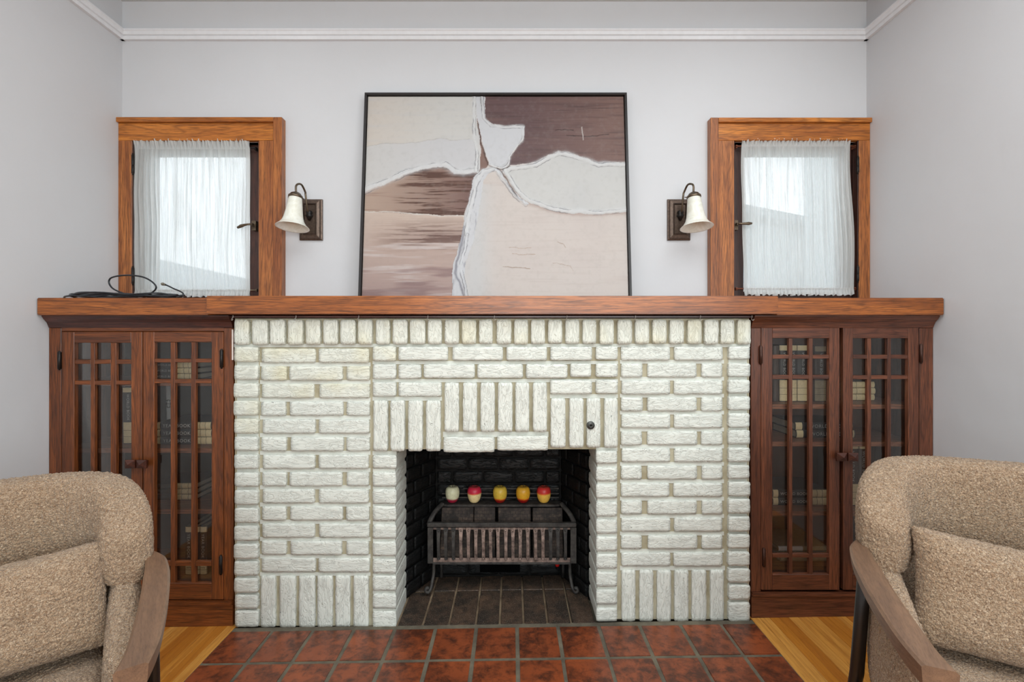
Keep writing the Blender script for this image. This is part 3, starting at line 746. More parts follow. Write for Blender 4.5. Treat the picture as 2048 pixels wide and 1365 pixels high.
# ================================================================ BOOKCASES
knob_m = oak('knob_oak', 'x', srgb(96, 50, 34), srgb(64, 32, 24), .3)
hinge_b = metal_dark; hinge_br = plain('brown_hinge', srgb(66, 40, 30), .4, .5)
def hinge(x, ya, yb, Y, parent, m):
    z0, z1 = PZ(yb, Y), PZ(ya, Y); h = z1-z0
    pr = [(.001, 0), (.0045, .001), (.003, .004), (.0065, .006), (.0065, h-.006), (.003, h-.004), (.0045, h-.001), (.001, h)]
    link('hinge', mesh(lathe(pr, 12), smooth=True), m, parent, (PX(x, Y), Y-.003, z0))
def knob(x, y, Y, parent):
    c = P(x, y, Y); bm = bmesh.new(); s = .0200; hh = .0165
    b4 = [bm.verts.new((c.x+a*s*.55, Y, c.z+b*hh*.55)) for a, b in ((-1, -1), (1, -1), (1, 1), (-1, 1))]
    m4 = [bm.verts.new((c.x+a*s, Y-.018, c.z+b*hh)) for a, b in ((-1, -1), (1, -1), (1, 1), (-1, 1))]
    f4 = [bm.verts.new((c.x+a*s, Y-.024, c.z+b*hh)) for a, b in ((-1, -1), (1, -1), (1, 1), (-1, 1))]
    tip = bm.verts.new((c.x, Y-.036, c.z)); bm.faces.new(b4[::-1])
    for p, q in ((b4, m4), (m4, f4)):
        for i in range(4): bm.faces.new((p[i], p[(i+1) % 4], q[(i+1) % 4], q[i]))
    for i in range(4): bm.faces.new((f4[i], f4[(i+1) % 4], tip))
    bmesh.ops.recalc_face_normals(bm, faces=bm.faces)
    link('knob', mesh(bm), knob_m, parent)
def sub(name, parent, loc):
    o = bpy.data.objects.new(name, None); COL.objects.link(o); o.parent = parent; o.matrix_parent_inverse = world(parent).inverted(); o.location = loc; return o
def door(case, x0, x1, y0, y1, gx0, gx1, gy0, gy1, vm, hm, kn, hg, mx, mz, hm_mat):
    Y = YC-.003; d = sub('door', case, P((x0+x1)/2, y1, Y)); T = .020
    bpx('stile', x0, y0, gx0, y1, Y, T, mz, d); bpx('stile', gx1, y0, x1, y1, Y, T, mz, d)
    bpx('rail', gx0+.1, y0, gx1-.1, gy0, Y+.0004, T-.001, mx, d); bpx('rail', gx0+.1, gy1, gx1-.1, y1, Y+.0004, T-.001, mx, d)
    for a, b in vm: bpx('muntin', a, gy0, b, gy1, Y+.003, .015, mz, d, .001)
    xs = [gx0] + [q for p in vm for q in p] + [gx1]
    for a, b in hm:
        for i in range(0, len(xs), 2): bpx('muntin', xs[i]+.1, a, xs[i+1]-.1, b, Y+.0035, .014, mx, d, .001)
    bpx('pane', gx0-1, gy0-1, gx1+1, gy1+1, Y+.0180, .0015, glass_m, d, 0)
    knob(*kn, Y, d)
    for h in hg: hinge(h[0], h[1], h[2], Y, d, hm_mat)
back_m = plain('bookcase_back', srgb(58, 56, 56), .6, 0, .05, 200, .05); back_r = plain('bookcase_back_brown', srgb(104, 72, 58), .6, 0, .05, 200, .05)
shelf_x = oak('oak_shelf', 'x', srgb(172, 108, 72), srgb(132, 78, 54), .45)
YBK = YW-.012
def bookcase(label, x0, x1, ybase, doors, fr, shelves, mx, mz, bk, hm):
    c = thing('bookcase', label, 'bookcase', P((x0+x1)/2, ybase, YC), 'oak built-in bookcases beside the fireplace')
    X0, X1 = max(PX(x0, YC), XL+.001), min(PX(x1, YC), XR-.001); cx = (X0+X1)/2; zb = fz(cx)
    top = zc1-.001
    s0, s1 = fr['ls'], fr['rs']
    T = .024
    zs = PZ(fr['sill'], YC)
    box('face_stile', X0, PX(s0, YC)-.0003, YC, YC+T, zs, PZ(656, YC)-.0005, mz, c); box('face_stile', PX(s1, YC)+.0003, X1, YC, YC+T, zs, PZ(656, YC)-.0005, mz, c)
    bpx('face_rail', s0, fr['rt'], s1, fr['rb'], YC+.0003, T, mx, c)
    # carcass
    box('side_panel', X0, X0+.02, YC+T, YBK, zb+.01, top, mz, c); box('side_panel', X1-.02, X1, YC+T, YBK, zb+.01, top, mz, c)
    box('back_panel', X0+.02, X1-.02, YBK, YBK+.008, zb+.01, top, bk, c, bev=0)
    box('top_panel', X0+.02, X1-.02, YC+T, YBK, top-.018, top, mx, c)
    zs_out = []
    for q in shelves:
        z = PZ(q, 1.992); box('shelf', X0+.0205, X1-.0205, 1.992, YBK-.001, z-.020, z, shelf_x, c); zs_out.append(z)
    zf = PZ(fr['floor'], 1.985); box('bottom_board', X0+.0205, X1-.0205, 1.982, YBK-.001, zf-.018, zf, shelf_x, c); zs_out.append(zf)
    # sill strip and base
    box('sill_strip', X0, X1, YC-.012, YC+.02, PZ(fr['b1'], YC-.012), zs-.0004, mx, c, .003, 2)
    zl0, zl1 = fz(X0)+.0005, fz(X1)+.0005; zt_ = PZ(fr['b1'], YC-.012)-.0005
    link('base_board', mesh(prism([(X0, zl0), (X1, zl1), (X1, zt_), (X0, zt_)], 'y', YC-.004, YC+.018)), mx, c)
    for dd in doors: door(c, *dd, mx, mz, hm)
    return zs_out
LS = bookcase('oak glass-door bookcase on the left beside the brickwork, black hinges, dark interior', 97, 466.5, 1259,
    [(123.3, 284, 664, 1200, 148, 262, 686, 1167, ((181, 189), (221, 232)), ((719.7, 728.3), (762, 770), (1123, 1133)), (269, 926), ((120, 702, 741), (120, 1110, 1150))),
     (286, 446.5, 664, 1200, 308, 423, 685, 1167, ((341, 350), (382, 391)), ((718, 725.5), (759, 767), (1123, 1133)), (291.5, 926), ((444, 698, 738), (442.5, 1110, 1150)))],
    dict(ls=122.5, rs=447.5, rt=648, rb=663.3, sill=1201, b1=1213, floor=1166), (763, 897, 1019), cab_x, cab_z, back_m, hinge_b)
RS = bookcase('reddish oak glass-door bookcase on the right beside the brickwork, brown hinges and interior', 1502, 1867.5, 1237,
    [(1522.7, 1679.5, 656, 1181, 1545, 1659, 677, 1149.6, ((1578, 1585), (1618, 1625.6)), ((710, 718), (750.5, 758.6), (1108.5, 1116)), (1676, 912), ((1521, 691, 730), (1527, 1096, 1134))),
     (1686.5, 1838, 656, 1181, 1706, 1817, 677, 1149.6, ((1735, 1742.5), (1775, 1782)), ((710, 718), (751, 759), (1108.5, 1116)), (1698.5, 912), ((1841, 688, 728),))],
    dict(ls=1522, rs=1839, rt=645.5, rb=655.5, sill=1185, b1=1195.5, floor=1146), (809, 884, 1023.5), rcab_x, rcab_z, back_r, hinge_br)
# the centre post behind the right-hand doors
zq = PZ(1181, YC)
# ================================================================ BOOKS
black_cl = plain('black_bookcloth', srgb(38, 38, 42), .45, 0, .2, 900, .1); brown_cl = plain('brown_bookcloth', srgb(74, 60, 54), .5, 0, .2, 900, .1)
cream_cl = plain('cream_bookcloth', srgb(236, 216, 172), .5, 0, .2, 600, .06); gilt = plain('silver_lettering', srgb(190, 190, 188), .4, .2)
grey_cl = plain('pale_grey_cover', srgb(232, 233, 235), .5, 0, .1, 400, .05); tan_cl = plain('tan_cover', srgb(176, 160, 132), .6, 0, .1, 400, .08)
def page_mat():
    t = NT('book_pages'); v = t.coords(scale=(400, 1, 1)); n = t.noise(v, 1.5, 1)
    return t.set(t.ramp(n, [(.3, srgb(206, 198, 176)), (.7, srgb(232, 226, 208))]), .8)
page_m = page_mat()
def text_mesh(s):
    cu = bpy.data.curves.new('t', 'FONT'); cu.body = s; cu.size = 1; cu.extrude = .012; cu.align_x = 'CENTER'; cu.align_y = 'CENTER'; cu.space_character = 1.15
    o = bpy.data.objects.new('t', cu); COL.objects.link(o)
    bpy.context.view_layer.update()
    dg = bpy.context.evaluated_depsgraph_get(); me = bpy.data.meshes.new_from_object(o.evaluated_get(dg))
    bpy.data.objects.remove(o); me.materials.clear(); me.materials.append(gilt)
    me.transform(Matrix.Rotation(R(90), 4, 'X')); return me      # lies in the x-z plane facing -y
T_WB, T_YB, T_NUM = text_mesh('WORLD BOOK'), text_mesh('YEAR BOOK'), [text_mesh(s) for s in ('1974', '1975', '1976')]
for m_ in T_NUM: m_.materials.clear(); m_.materials.append(black_cl)
def txt_w(me): xs_ = [v.co.x for v in me.vertices]; return max(xs_)-min(xs_)
def book(label, T, H, D, loc, rot, cloth=black_cl, band=(.12, .38), title=T_WB, lab=cream_cl, group=None, num=None, name='book'):
    """upright book, spine facing -y, T thick (x), H tall (z), D deep (y). origin bottom centre of the spine"""
    t = thing(name, label, 'book', loc, group)
    c = .0025
    bm = bmesh.new(); add_box(bm, -T/2, -T/2+c, .002, D, 0, H); add_box(bm, T/2-c, T/2, .002, D, 0, H)
    # rounded spine
    n = 8; A = []; B = []
    for i in range(n+1):
        a = math.pi*i/n; A.append(bm.verts.new((-T/2*math.cos(a), .004-.006*math.sin(a), 0))); B.append(bm.verts.new((-T/2*math.cos(a), .004-.006*math.sin(a), H)))
    A2 = [bm.verts.new((v.co.x*.9, v.co.y+.003, 0)) for v in A]; B2 = [bm.verts.new((v.co.x*.9, v.co.y+.003, H)) for v in B]
    for i in range(n):
        bm.faces.new((A[i], A[i+1], B[i+1], B[i])); bm.faces.new((A2[i+1], A2[i], B2[i], B2[i+1]))
        bm.faces.new((B[i], B[i+1], B2[i+1], B2[i])); bm.faces.new((A[i+1], A[i], A2[i], A2[i+1]))
    def loc_link(nm, me, mat, l=(0, 0, 0), r=(0, 0, 0), s=(1, 1, 1)):
        o = bpy.data.objects.new(nm, me); COL.objects.link(o); o.parent = t; o.location = l; o.rotation_euler = r; o.scale = s
        if mat and not me.materials: me.materials.append(mat)
        return o
    loc_link('cover', mesh(bm), cloth)
    loc_link('pages', box_me(T-2*c-.0006, D-.010, H-.008, 0), page_m, (0, D/2+.002, H/2))
    def bandm(z0, z1):
        bb = bmesh.new(); A_ = []; B_ = []
        for i in range(n+1):
            a = math.pi*i/n; q = (-(T/2+.0003)*math.cos(a), .004-.0066*math.sin(a)); A_.append(bb.verts.new((*q, z0))); B_.append(bb.verts.new((*q, z1)))
        for i in range(n): bb.faces.new((A_[i], A_[i+1], B_[i+1], B_[i]))
        g1 = bmesh.ops.extrude_face_region(bb, geom=bb.faces[:]); 
        for v in g1['geom']:
            if isinstance(v, bmesh.types.BMVert): v.co.y += .0005
        return mesh(bb)
    if band:
        loc_link('spine_label', bandm(H*.012, H*band[1]), lab); loc_link('spine_label', bandm(H*(1-band[0]), H*.99), lab)
        for q in (.33, .62):
            loc_link('spine_rule', bandm(H*band[1]*q, H*band[1]*q+.0012), brown_cl, (0, -.0004, 0))
    if title:
        a = band[1] if band else .1; b = 1-(band[0] if band else .1)
        s = min(H*(b-a)*.88/txt_w(title), T*.62); loc_link('title', title, None, (0, -.0028, H*(a+b)/2), (0, R(90), 0), (s, s*.03/.012*.25, s))
    if num is not None:
        s = T*.30; loc_link('volume_number', T_NUM[num], None, (0, -.0034, H*band[1]*.48), (0, 0, 0), (s, .02, s))
    t.rotation_euler = rot
    return t
def upright(label, x0, x1, ytop, zsh, Y=2.06, lean=0, **kw):
    X0, X1 = PX(x0, Y), PX(x1, Y); H = PZ(ytop, Y)-zsh
    return book(label, X1-X0, H-.001, .19, ((X0+X1)/2, Y, zsh+.0006+abs(math.sin(lean))*(X1-X0)/2), (0, lean, 0), **kw)
def flat(label, x0, x1, z0, th, Y=2.06, D=.19, flip=False, yaw=0, **kw):
    """lying on its side, spine to the front, title reading left to right"""
    X0, X1 = PX(x0, Y), PX(x1, Y); L = X1-X0
    # rotate about y by +-90: top of book to the left (text reads left-right)
    m = Matrix.Rotation(yaw, 4, 'Z') @ Matrix.Rotation(R(-90 if not flip else 90), 4, 'Y')
    x = X1 if not flip else X0
    c = Vector((x, Y, z0+th/2))
    if yaw:
        pv = Vector(((X0+X1)/2, Y, z0+th/2)); c = pv+Matrix.Rotation(yaw, 3, 'Z') @ (c-pv)
    return book(label, th-.0012, L, D, c, m.to_euler(), **kw)
# left case: top shelf stack
th = .0245
for i, w_ in enumerate(('bottom', 'middle', 'top')):
    flat('black volume with cream label, %s of the stack on the left bookcase top shelf' % w_, 305+i*2, 392-i*2, LS[0]+.001+i*th, th, 2.07, group='books stacked on the left bookcase top shelf', flip=False, band=(.06, .42))
upright('black encyclopedia volume standing alone behind the far left glass door', 246, 270, 775, LS[1], 2.07, R(-1), group='books on the left bookcase second shelf', band=(.09, .38))
th = .032
for i, w_ in enumerate(('bottom', 'middle', 'top')):
    flat('black volume with cream label, %s of the stack on the left bookcase second shelf' % w_, 314, 425-i, LS[1]+.001+i*th, th, 2.055, group='books on the left bookcase second shelf', band=(.06, .33), title=T_YB)
gb = upright('pale grey upright book with a round dark globe emblem, behind the stack on the second shelf', 310, 350, 770, LS[1], 2.27, 0, cloth=grey_cl, band=None, title=None, group='books on the left bookcase second shelf') if False else None
t = thing('picture_book', 'pale grey upright book showing a round dark globe emblem behind a stack of volumes', 'book', (PX(328, 2.28), 2.265, LS[1]+.001), 'books on the left bookcase second shelf')
box('cover', PX(306, 2.28), PX(352, 2.28), 2.265, 2.268, LS[1]+.001, LS[1]+.29, grey_cl, t); box('pages', PX(306, 2.28)+.002, PX(352, 2.28)-.002, 2.2683, 2.290, LS[1]+.003, LS[1]+.287, page_m, t)
ec = P(337, 808, 2.264)
bm = bmesh.new()
for k_ in (0, R(90)):
    pts = [ec+Vector((.018*math.cos(a), -.0005, .018*math.sin(a))) for a in [2*math.pi*i/20 for i in range(21)]]
tube_bm(pts, .0012, 4, bm)
for sx in (.45, 0): tube_bm([ec+Vector((.018*sx*math.cos(a), -.0005, .018*math.sin(a))) for a in [2*math.pi*i/20 for i in range(21)]] if sx else [ec+Vector((-.018, -.0005, 0)), ec+Vector((.018, -.0005, 0))], .0012, 4, bm)
link('globe_emblem', mesh(bm), black_cl, t)
th = .0245
for i, w_ in enumerate(('bottom', 'middle', 'top')):
    flat('black volume with wide cream label, %s of three on the left bookcase third shelf' % w_, 305, 392, LS[2]+.001+i*th, th, 2.10, .17, group='books on the left bookcase third shelf', yaw=R(0), band=(.10, .52), title=None)
for i, (a, b) in enumerate(((370, 385.5), (386, 399), (399.5, 413))):
    upright(('dark yearbook standing leftmost of three on the left bookcase floor', 'dark yearbook in the middle of three on the left bookcase floor', 'dark yearbook standing rightmost of three on the left bookcase floor')[i], a, b, 1053, LS[3], 2.05, 0, title=T_YB, band=(.12, .31), group='yearbooks on the left bookcase floor', num=i)
# right case
g_ = 'books on the right bookcase top shelf'
upright('slim dark volume at the left end of the right bookcase top shelf', 1547, 1558, 692, RS[0], 2.07, group=g_, cloth=brown_cl, band=None, title=None)
upright('dark encyclopedia volume, first with a cream label on the right bookcase top shelf', 1559.5, 1577, 690, RS[0], 2.07, group=g_, band=(.10, .38))
upright('dark encyclopedia volume in the middle of the labelled row, right bookcase top shelf', 1578, 1594.5, 690, RS[0], 2.07, group=g_, band=(.10, .38))
upright('dark encyclopedia volume, widest of the labelled row on the right bookcase top shelf', 1595, 1616, 690, RS[0], 2.07, group=g_, band=(.10, .38))
upright('brown worn volume at the right end of the row on the right bookcase top shelf', 1630, 1653, 692, RS[0], 2.07, R(0), group=g_, cloth=brown_cl, band=(.10, .38), lab=tan_cl, title=T_WB)
th = .0275
for i, w_ in enumerate(('bottom', 'middle', 'top')):
    flat('cream spined volume, %s of the stack behind the far right glass door' % w_, 1640, 1750+(i == 1)*1.5, RS[0]+.001+i*th, th, 2.10, group=g_, band=(.08, .55), title=None)
th = .0335
for i, w_ in enumerate(('lower', 'upper')):
    flat('dark volume with white end label, %s of two on the right bookcase second shelf' % w_, 1592-i*2, 1710-i*3, RS[1]+.001+i*th, th, 2.06, group='books on the right bookcase second shelf', flip=False, band=(.12, .04), lab=cream_cl, title=T_WB)
for i, w_ in enumerate(('lower', 'upper')):
    flat('dark encyclopedia volume with pale ends, %s of two on the right bookcase third shelf' % w_, 1545, 1657, RS[2]+.001+i*th, th, 2.06, group='books on the right bookcase third shelf', band=(.10, .33))
for i, (a, b) in enumerate(((1692, 1718), (1719, 1734))):
    upright(('brown encyclopedia volume just right of the right bookcase knobs, nearer the knobs', 'brown encyclopedia volume just right of the right bookcase knobs, slimmer and farther right')[i], a, b, 892, RS[2], 2.06, group='books on the right bookcase third shelf', cloth=brown_cl, lab=cream_cl, band=(.05, .36))
flat('tan covered book lying on the right bookcase floor under another', 1560, 1668, RS[3]+.001, .03, 2.08, group='books on the right bookcase floor', cloth=tan_cl, band=None, title=None)
flat('tan book with small white label, upper of the pair on the right bookcase floor', 1556, 1655, RS[3]+.032, .022, 2.11, group='books on the right bookcase floor', cloth=tan_cl, band=(.5, .02), title=None, lab=grey_cl)

# ================================================================ GRATE AND APPLES
YG = 2.165
gr = thing('fire_grate', 'sooty iron fire grate with upright bars and a shelf at the back of the firebox', 'fire grate', (PX(1004, YG), 2.22, 0))
gx0, gx1 = 854, 1153
def gm(frac): return iron_hot if .16 < frac < .84 else iron_m
za, zb_ = PZ(1048, YG), PZ(1056.5, YG)
# top rim: front rail + curved arms to the shelf
bpx('front_rail', gx0, 1047.5, gx1, 1056, YG-.006, .022, iron_m, gr, .003)
for sg, xa_, xb_ in ((1, 858, 886), (-1, 1149, 1122)):
    pts = [P(xa_, 1050, YG+.01), P(xa_+sg*3, 1040, YG+.03), P(xa_+sg*10, 1027, YG+.05), P(xa_+sg*19, 1016, YG+.075), P(xb_, 1007, 2.262)]
    link('side_arm', mesh(tube_bm(smooth_pts(pts, 5), .0125, 6, flat=.45), smooth=True), iron_m, gr)
# shelf plate with rounded front corners
zsf = PZ(1009, 2.262)
sx0, sx1 = PX(881, 2.262), PX(1124, 2.262)
out = [(sx0+.03, 2.318), (sx0, 2.30), (sx0-.0, 2.275), (sx0+.012, 2.262), (sx0+.035, 2.256), (sx1-.035, 2.256), (sx1-.012, 2.262), (sx1, 2.275), (sx1, 2.30), (sx1-.03, 2.318)]
link('shelf_plate', mesh(prism(out, 'z', zsf-.010, zsf)), iron_m, gr)
for yq in (978, 988, 996): bpx('back_rail', 926 if yq == 978 else 884, yq-1.6, 1118, yq+1.6, 2.317, .004, iron_m, gr, .001)
# bars
bar_c = [262, 312, 364, 415, 466, 517, 568, 618, 668, 722, 770, 820, 872, 925, 975, 1027, 1077, 1128]
for i, bx in enumerate(bar_c):
    cx = bx/3.413+800; m_ = gm((i+1)/19)
    a = P(cx, 1057, YG); b = P(cx+.5, 1121, YG); wv_ = .0072
    bm = bmesh.new(); prev = None; nn = 7
    for j in range(nn+1):
        t_ = j/nn; c = a.lerp(b, t_); c.y = YG+.004-.010*math.sin(math.pi*t_); w2 = wv_*(1.12 if t_ < .2 else 1.0-.12*math.sin(math.pi*(t_-.2)/.8)) + (.002 if j in (0,) else 0)
        cur = [bm.verts.new((c.x-w2, c.y, c.z)), bm.verts.new((c.x+w2, c.y, c.z)), bm.verts.new((c.x+w2, c.y+.007, c.z)), bm.verts.new((c.x-w2, c.y+.007, c.z))]
        if prev:
            for q in range(4): bm.faces.new((prev[q], cur[q], cur[(q+1) % 4], prev[(q+1) % 4]))
        else: bm.faces.new(cur)
        prev = cur
    bm.faces.new(prev[::-1]); bmesh.ops.recalc_face_normals(bm, faces=bm.faces)
    ob = link('bar', mesh(bm), m_, gr)
    for yy in (1061.5, 1119):
        s_ = P(cx, yy, YG-.002); link('rivet', mesh(lathe([(.0052, 0), (.0048, -.002), (.003, -.0036), (.0005, -.004)], 8, 'y'), smooth=True), m_, gr, s_)
for xa_, xb_ in ((855, 866), (1141, 1153)):
    bpx('corner_plate', xa_, 1056.5, xb_, 1128, YG-.003, .008, iron_m, gr, .001)
    bpx('side_plate', xa_ if xa_ < 1000 else xb_-3, 1057, xa_+3 if xa_ < 1000 else xb_, 1128, YG+.006, .10, iron_m, gr, .001)
bpx('top_band', 866.5, 1056.3, 1140.5, 1060, YG+.008, .004, iron_hot, gr, .0005)
bpx('bottom_rail', 855, 1117.5, 1153, 1127.5, YG+.006, .008, iron_hot, gr, .001)
bpx('bottom_rail', 866, 1126, 1141, 1130, YG+.002, .014, iron_m, gr, .001)
for q in range(6): bpx('floor_bar', 872+q*45, 1124, 878+q*45, 1128, YG+.014, .12, iron_m, gr, .001)
# legs with scrolled feet
for xa_, sg in ((867, -1), (1140, 1)):
    a = P(xa_, 1128, YG+.02); X = a.x
    pts = [(X, YG+.03, a.z), (X+sg*.001, YG+.03, a.z-.05), (X+sg*.004, YG+.022, .055), (X+sg*.010, YG+.005, .022), (X+sg*.020, YG-.010, .012), (X+sg*.030, YG-.012, .020), (X+sg*.026, YG-.010, .032), (X+sg*.018, YG-.008, .028)]
    link('leg', mesh(tube_bm(smooth_pts(pts, 4), .0075, 8), smooth=True), iron_m, gr)
    link('leg', mesh(tube_bm([(X-sg*.02, 2.29, a.z), (X-sg*.02, 2.295, .012)], .007, 8), smooth=True), iron_m, gr)
# clay radiants inside the basket
for x0_, x1_ in ((884, 948), (949.5, 991), (997, 1061), (1065, 1124)):
    a = P(x0_, 1014, 2.275); b = P(x1_, 1116, 2.275)
    bm = bmesh.new(); add_box(bm, a.x, b.x, -.008, .008, -.12, .12)
    for v in bm.verts: v.co.z += random.uniform(-.006, .006); v.co.x += random.uniform(-.002, .002)
    bmesh.ops.bevel(bm, geom=bm.edges[:], offset=.003, segments=1, affect='EDGES')
    link('radiant', mesh(bm), radiant_m, gr, (0, 2.235, PZ(1070, 2.235)), (R(-14), 0, 0))
# small red tap knob behind the grate
rk = P(1114.5, 1130, 2.29)
rt = thing('gas_tap', 'tiny red knob under the right end of the fire grate', 'tap', rk)
red_m = plain('red_enamel', srgb(190, 26, 20), .25); link('knob', mesh(lathe([(.001, .014), (.008, .012), (.0105, .004), (.0095, -.005), (.005, -.010), (.001, -.011)], 14, 'z'), smooth=True), red_m, rt, rk)
link('stem', mesh(tube_bm([rk+Vector((0, .004, -.008)), rk+Vector((0, .02, -.03)), Vector((rk.x, 2.325, rk.z-.035))], .004, 8), smooth=True), metal_dark, rt)
def apple_mat(name, top, bot, split, soft, rim=None):
    t = NT(name); tc = t.n('ShaderNodeTexCoord'); sx = t.n('ShaderNodeSeparateXYZ'); t.l(tc.outputs['Object'], sx.inputs[0])
    h = t.math('ADD', t.math('MULTIPLY', sx.outputs[2], 12.9), 0.0)       # 0 bottom .. 1 top
    h = t.math('ADD', h, t.math('MULTIPLY', t.math('SUBTRACT', t.noise(t.coords(), 40, 3), .5), .10))
    stops = [(0, bot), (max(.001, split-soft), bot)]
    if rim: stops.append((split, rim))
    stops += [(split+soft, top), (1, top)]
    c = t.ramp(h, stops)
    c = t.mix(t.ramp(t.noise(t.coords(), 70, 4, .7), [(.5, (0, 0, 0)), (.8, (.45, .45, .45))]), c, srgb(120, 84, 48))
    c = t.mix(t.ramp(h, [(.90, (0, 0, 0)), (.985, (.6, .6, .6))]), c, srgb(84, 66, 40))  # dark shading of the stem recess put into the skin colour
    return t.set(c, .33, 0, .4)
APP = [(358, 'pale cream waxy apple with a crimson base, leftmost of five on the grate shelf', srgb(222, 220, 184), srgb(158, 30, 58), .27, .05, None),
       (507, 'crimson topped apple with cream lower half, second from left on the grate shelf', srgb(208, 40, 70), srgb(240, 218, 160), .60, .06, srgb(224, 110, 70)),
       (682, 'golden yellow apple with dark red base, third of five on the grate shelf', srgb(222, 186, 70), srgb(140, 22, 22), .27, .07, srgb(214, 110, 36)),
       (840, 'orange-gold apple with deep red base, fourth from left on the grate shelf', srgb(226, 168, 46), srgb(142, 20, 18), .27, .07, srgb(214, 92, 28)),
       (982, 'red topped apple with yellow lower half, rightmost of five on the grate shelf', srgb(206, 50, 48), srgb(238, 190, 84), .60, .06, srgb(226, 110, 46))]
stem_m = plain('brown_stem', srgb(60, 40, 26), .7)
for i, (ax, lab, c1, c2, sp_, so_, rim) in enumerate(APP):
    Ya = 2.287; x = PX(ax/3.413+800, Ya); z = zsf+.0005
    t = thing('apple', lab, 'apple', (x, Ya, z), 'apples on the grate shelf')
    r = .0342; H = .0775
    prof = [(.002, .006), (.010, .002), (.016, 0.0), (.023, .006), (.030, .020), (.0338, .038), (.0342, .052), (.031, .065), (.024, .0745), (.016, .0775), (.009, .0750), (.004, .0690), (.001, .0665)]
    bm = lathe(prof, 20)
    for v in bm.verts:
        a = math.atan2(v.co.y, v.co.x); v.co.x *= 1+.02*math.sin(3*a+i); v.co.y *= 1+.02*math.cos(2*a+i)
    bmesh.ops.subdivide_edges(bm, edges=[]) if False else None
    o = link('flesh', mesh(bm, smooth=True), apple_mat('apple_skin_%d' % i, c1, c2, sp_, so_, rim), t, (x, Ya, z)); o.name = 'skin'
    md = o.modifiers.new('s', 'SUBSURF'); md.levels = md.render_levels = 1
    link('stem', mesh(tube_bm([(x, Ya, z+.067), (x+.001, Ya-.001, z+.076), (x+.003, Ya-.002, z+.083)], .0014, 6), smooth=True), stem_m, t)

# ================================================================ PAINTING
zmt = PZ(592, YMc); YPb, YPt = 2.197, 2.297
zpt = PZ(189.5, YPt)
pa0 = Vector((0, YPb, zmt+.002)); pa1 = Vector((0, YPt, zpt)); pl = (pa1-pa0).length
ang = math.atan2(YPt-YPb, zpt-zmt)
PXc = (PX(731.5, YPt)+PX(1252, YPt))/2; PWd = (PX(1252, YPt)-PX(731.5, YPt)); 
pt = thing('painting', 'large abstract painting in white, blush and brown with thin dark frame, leaning on the mantel', 'painting', (PXc, YPb, zmt+.002), rot=(-ang, 0, 0))
def lp(nm, me, mat, l): 
    o = bpy.data.objects.new(nm, me); COL.objects.link(o); o.parent = pt; o.location = l
    if mat and not me.materials: me.materials.append(mat)
    return o
frame_m = plain('dark_frame', srgb(34, 30, 30), .4)
fw_ = .011
lp('frame_rail', box_me(PWd, .036, fw_, .0008), frame_m, (0, 0, pl-fw_/2)); lp('frame_rail', box_me(PWd, .036, fw_, .0008), frame_m, (0, 0, fw_/2))
lp('frame_rail', box_me(fw_, .036, pl-2*fw_, .0008), frame_m, (-PWd/2+fw_/2, 0, pl/2)); lp('frame_rail', box_me(fw_, .036, pl-2*fw_, .0008), frame_m, (PWd/2-fw_/2, 0, pl/2))
NXc, NZc = 520, 420
cw, ch = PWd-2*fw_-.006, pl-2*fw_-.006
def to_canvas(cx_, cy_):
    """crop pixel of my study view -> canvas local (x, z)"""
    px_, py_ = cx_/3.034+700, cy_/3.034+170
    # ray: X=(px-HX)/F*Y ; Z=CZ+(HY-py)/F*Y ; plane: Y=YPb+(Z-z0)*tan
    k_ = math.tan(ang); s_ = (HY-py_)/F
    Y = (YPb+(CZ-pa0.z)*k_)/(1-s_*k_) - .018
    return ((px_-HX)/F*Y-PXc, (CZ+s_*Y-pa0.z)/math.cos(ang))
gx = np.linspace(-cw/2, cw/2, NXc); gz = np.linspace(fw_+.003, pl-fw_-.003, NZc); GX, GZ = np.meshgrid(gx, gz)
rs = np.random.RandomState(5)
def vnoise(fx, fz_, seed, oct_=1):
    out = np.zeros_like(GX); amp = 1; tot = 0
    for o_ in range(oct_):
        r_ = np.random.RandomState(seed+o_); n1, n2 = int(cw*fx)+3, int(pl*fz_)+3; g0 = r_.rand(n2, n1)
        u = (GX+cw/2)*fx; v_ = GZ*fz_; i0 = np.floor(u).astype(int); j0 = np.floor(v_).astype(int); a = u-i0; b = v_-j0; a = a*a*(3-2*a); b = b*b*(3-2*b)
        i0 = np.clip(i0, 0, n1-2); j0 = np.clip(j0, 0, n2-2)
        out += amp*((g0[j0, i0]*(1-a)+g0[j0, i0+1]*a)*(1-b)+(g0[j0+1, i0]*(1-a)+g0[j0+1, i0+1]*a)*b); tot += amp; amp *= .55; fx *= 2; fz_ *= 2
    return out/tot
WX = GX+(vnoise(14, 14, 50, 3)-.5)*.016+(vnoise(90, 70, 51, 2)-.5)*.005; WZ_ = GZ+(vnoise(14, 14, 60, 3)-.5)*.016+(vnoise(70, 110, 61, 2)-.5)*.005
def poly(pts, wx=WX, wz=WZ_):
    p = [to_canvas(*q) for q in pts]; ins = np.zeros(GX.shape, bool); n = len(p)
    for i in range(n):
        x1, y1 = p[i]; x2, y2 = p[(i+1) % n]
        if y1 == y2: continue
        c = ((y1 > wz) != (y2 > wz)) & (wx < (x2-x1)*(wz-y1)/(y2-y1)+x1); ins ^= c
    return ins
def dist(pts):
    p = [to_canvas(*q) for q in pts]; d = np.full(GX.shape, 9.)
    for (x1, y1), (x2, y2) in zip(p, p[1:]):
        dx, dy = x2-x1, y2-y1; t_ = np.clip(((WX-x1)*dx+(WZ_-y1)*dy)/(dx*dx+dy*dy+1e-12), 0, 1)
        d = np.minimum(d, np.hypot(WX-x1-t_*dx, WZ_-y1-t_*dy))
    return d
def C(r, g, b): return np.array(srgb(r, g, b)[:3])
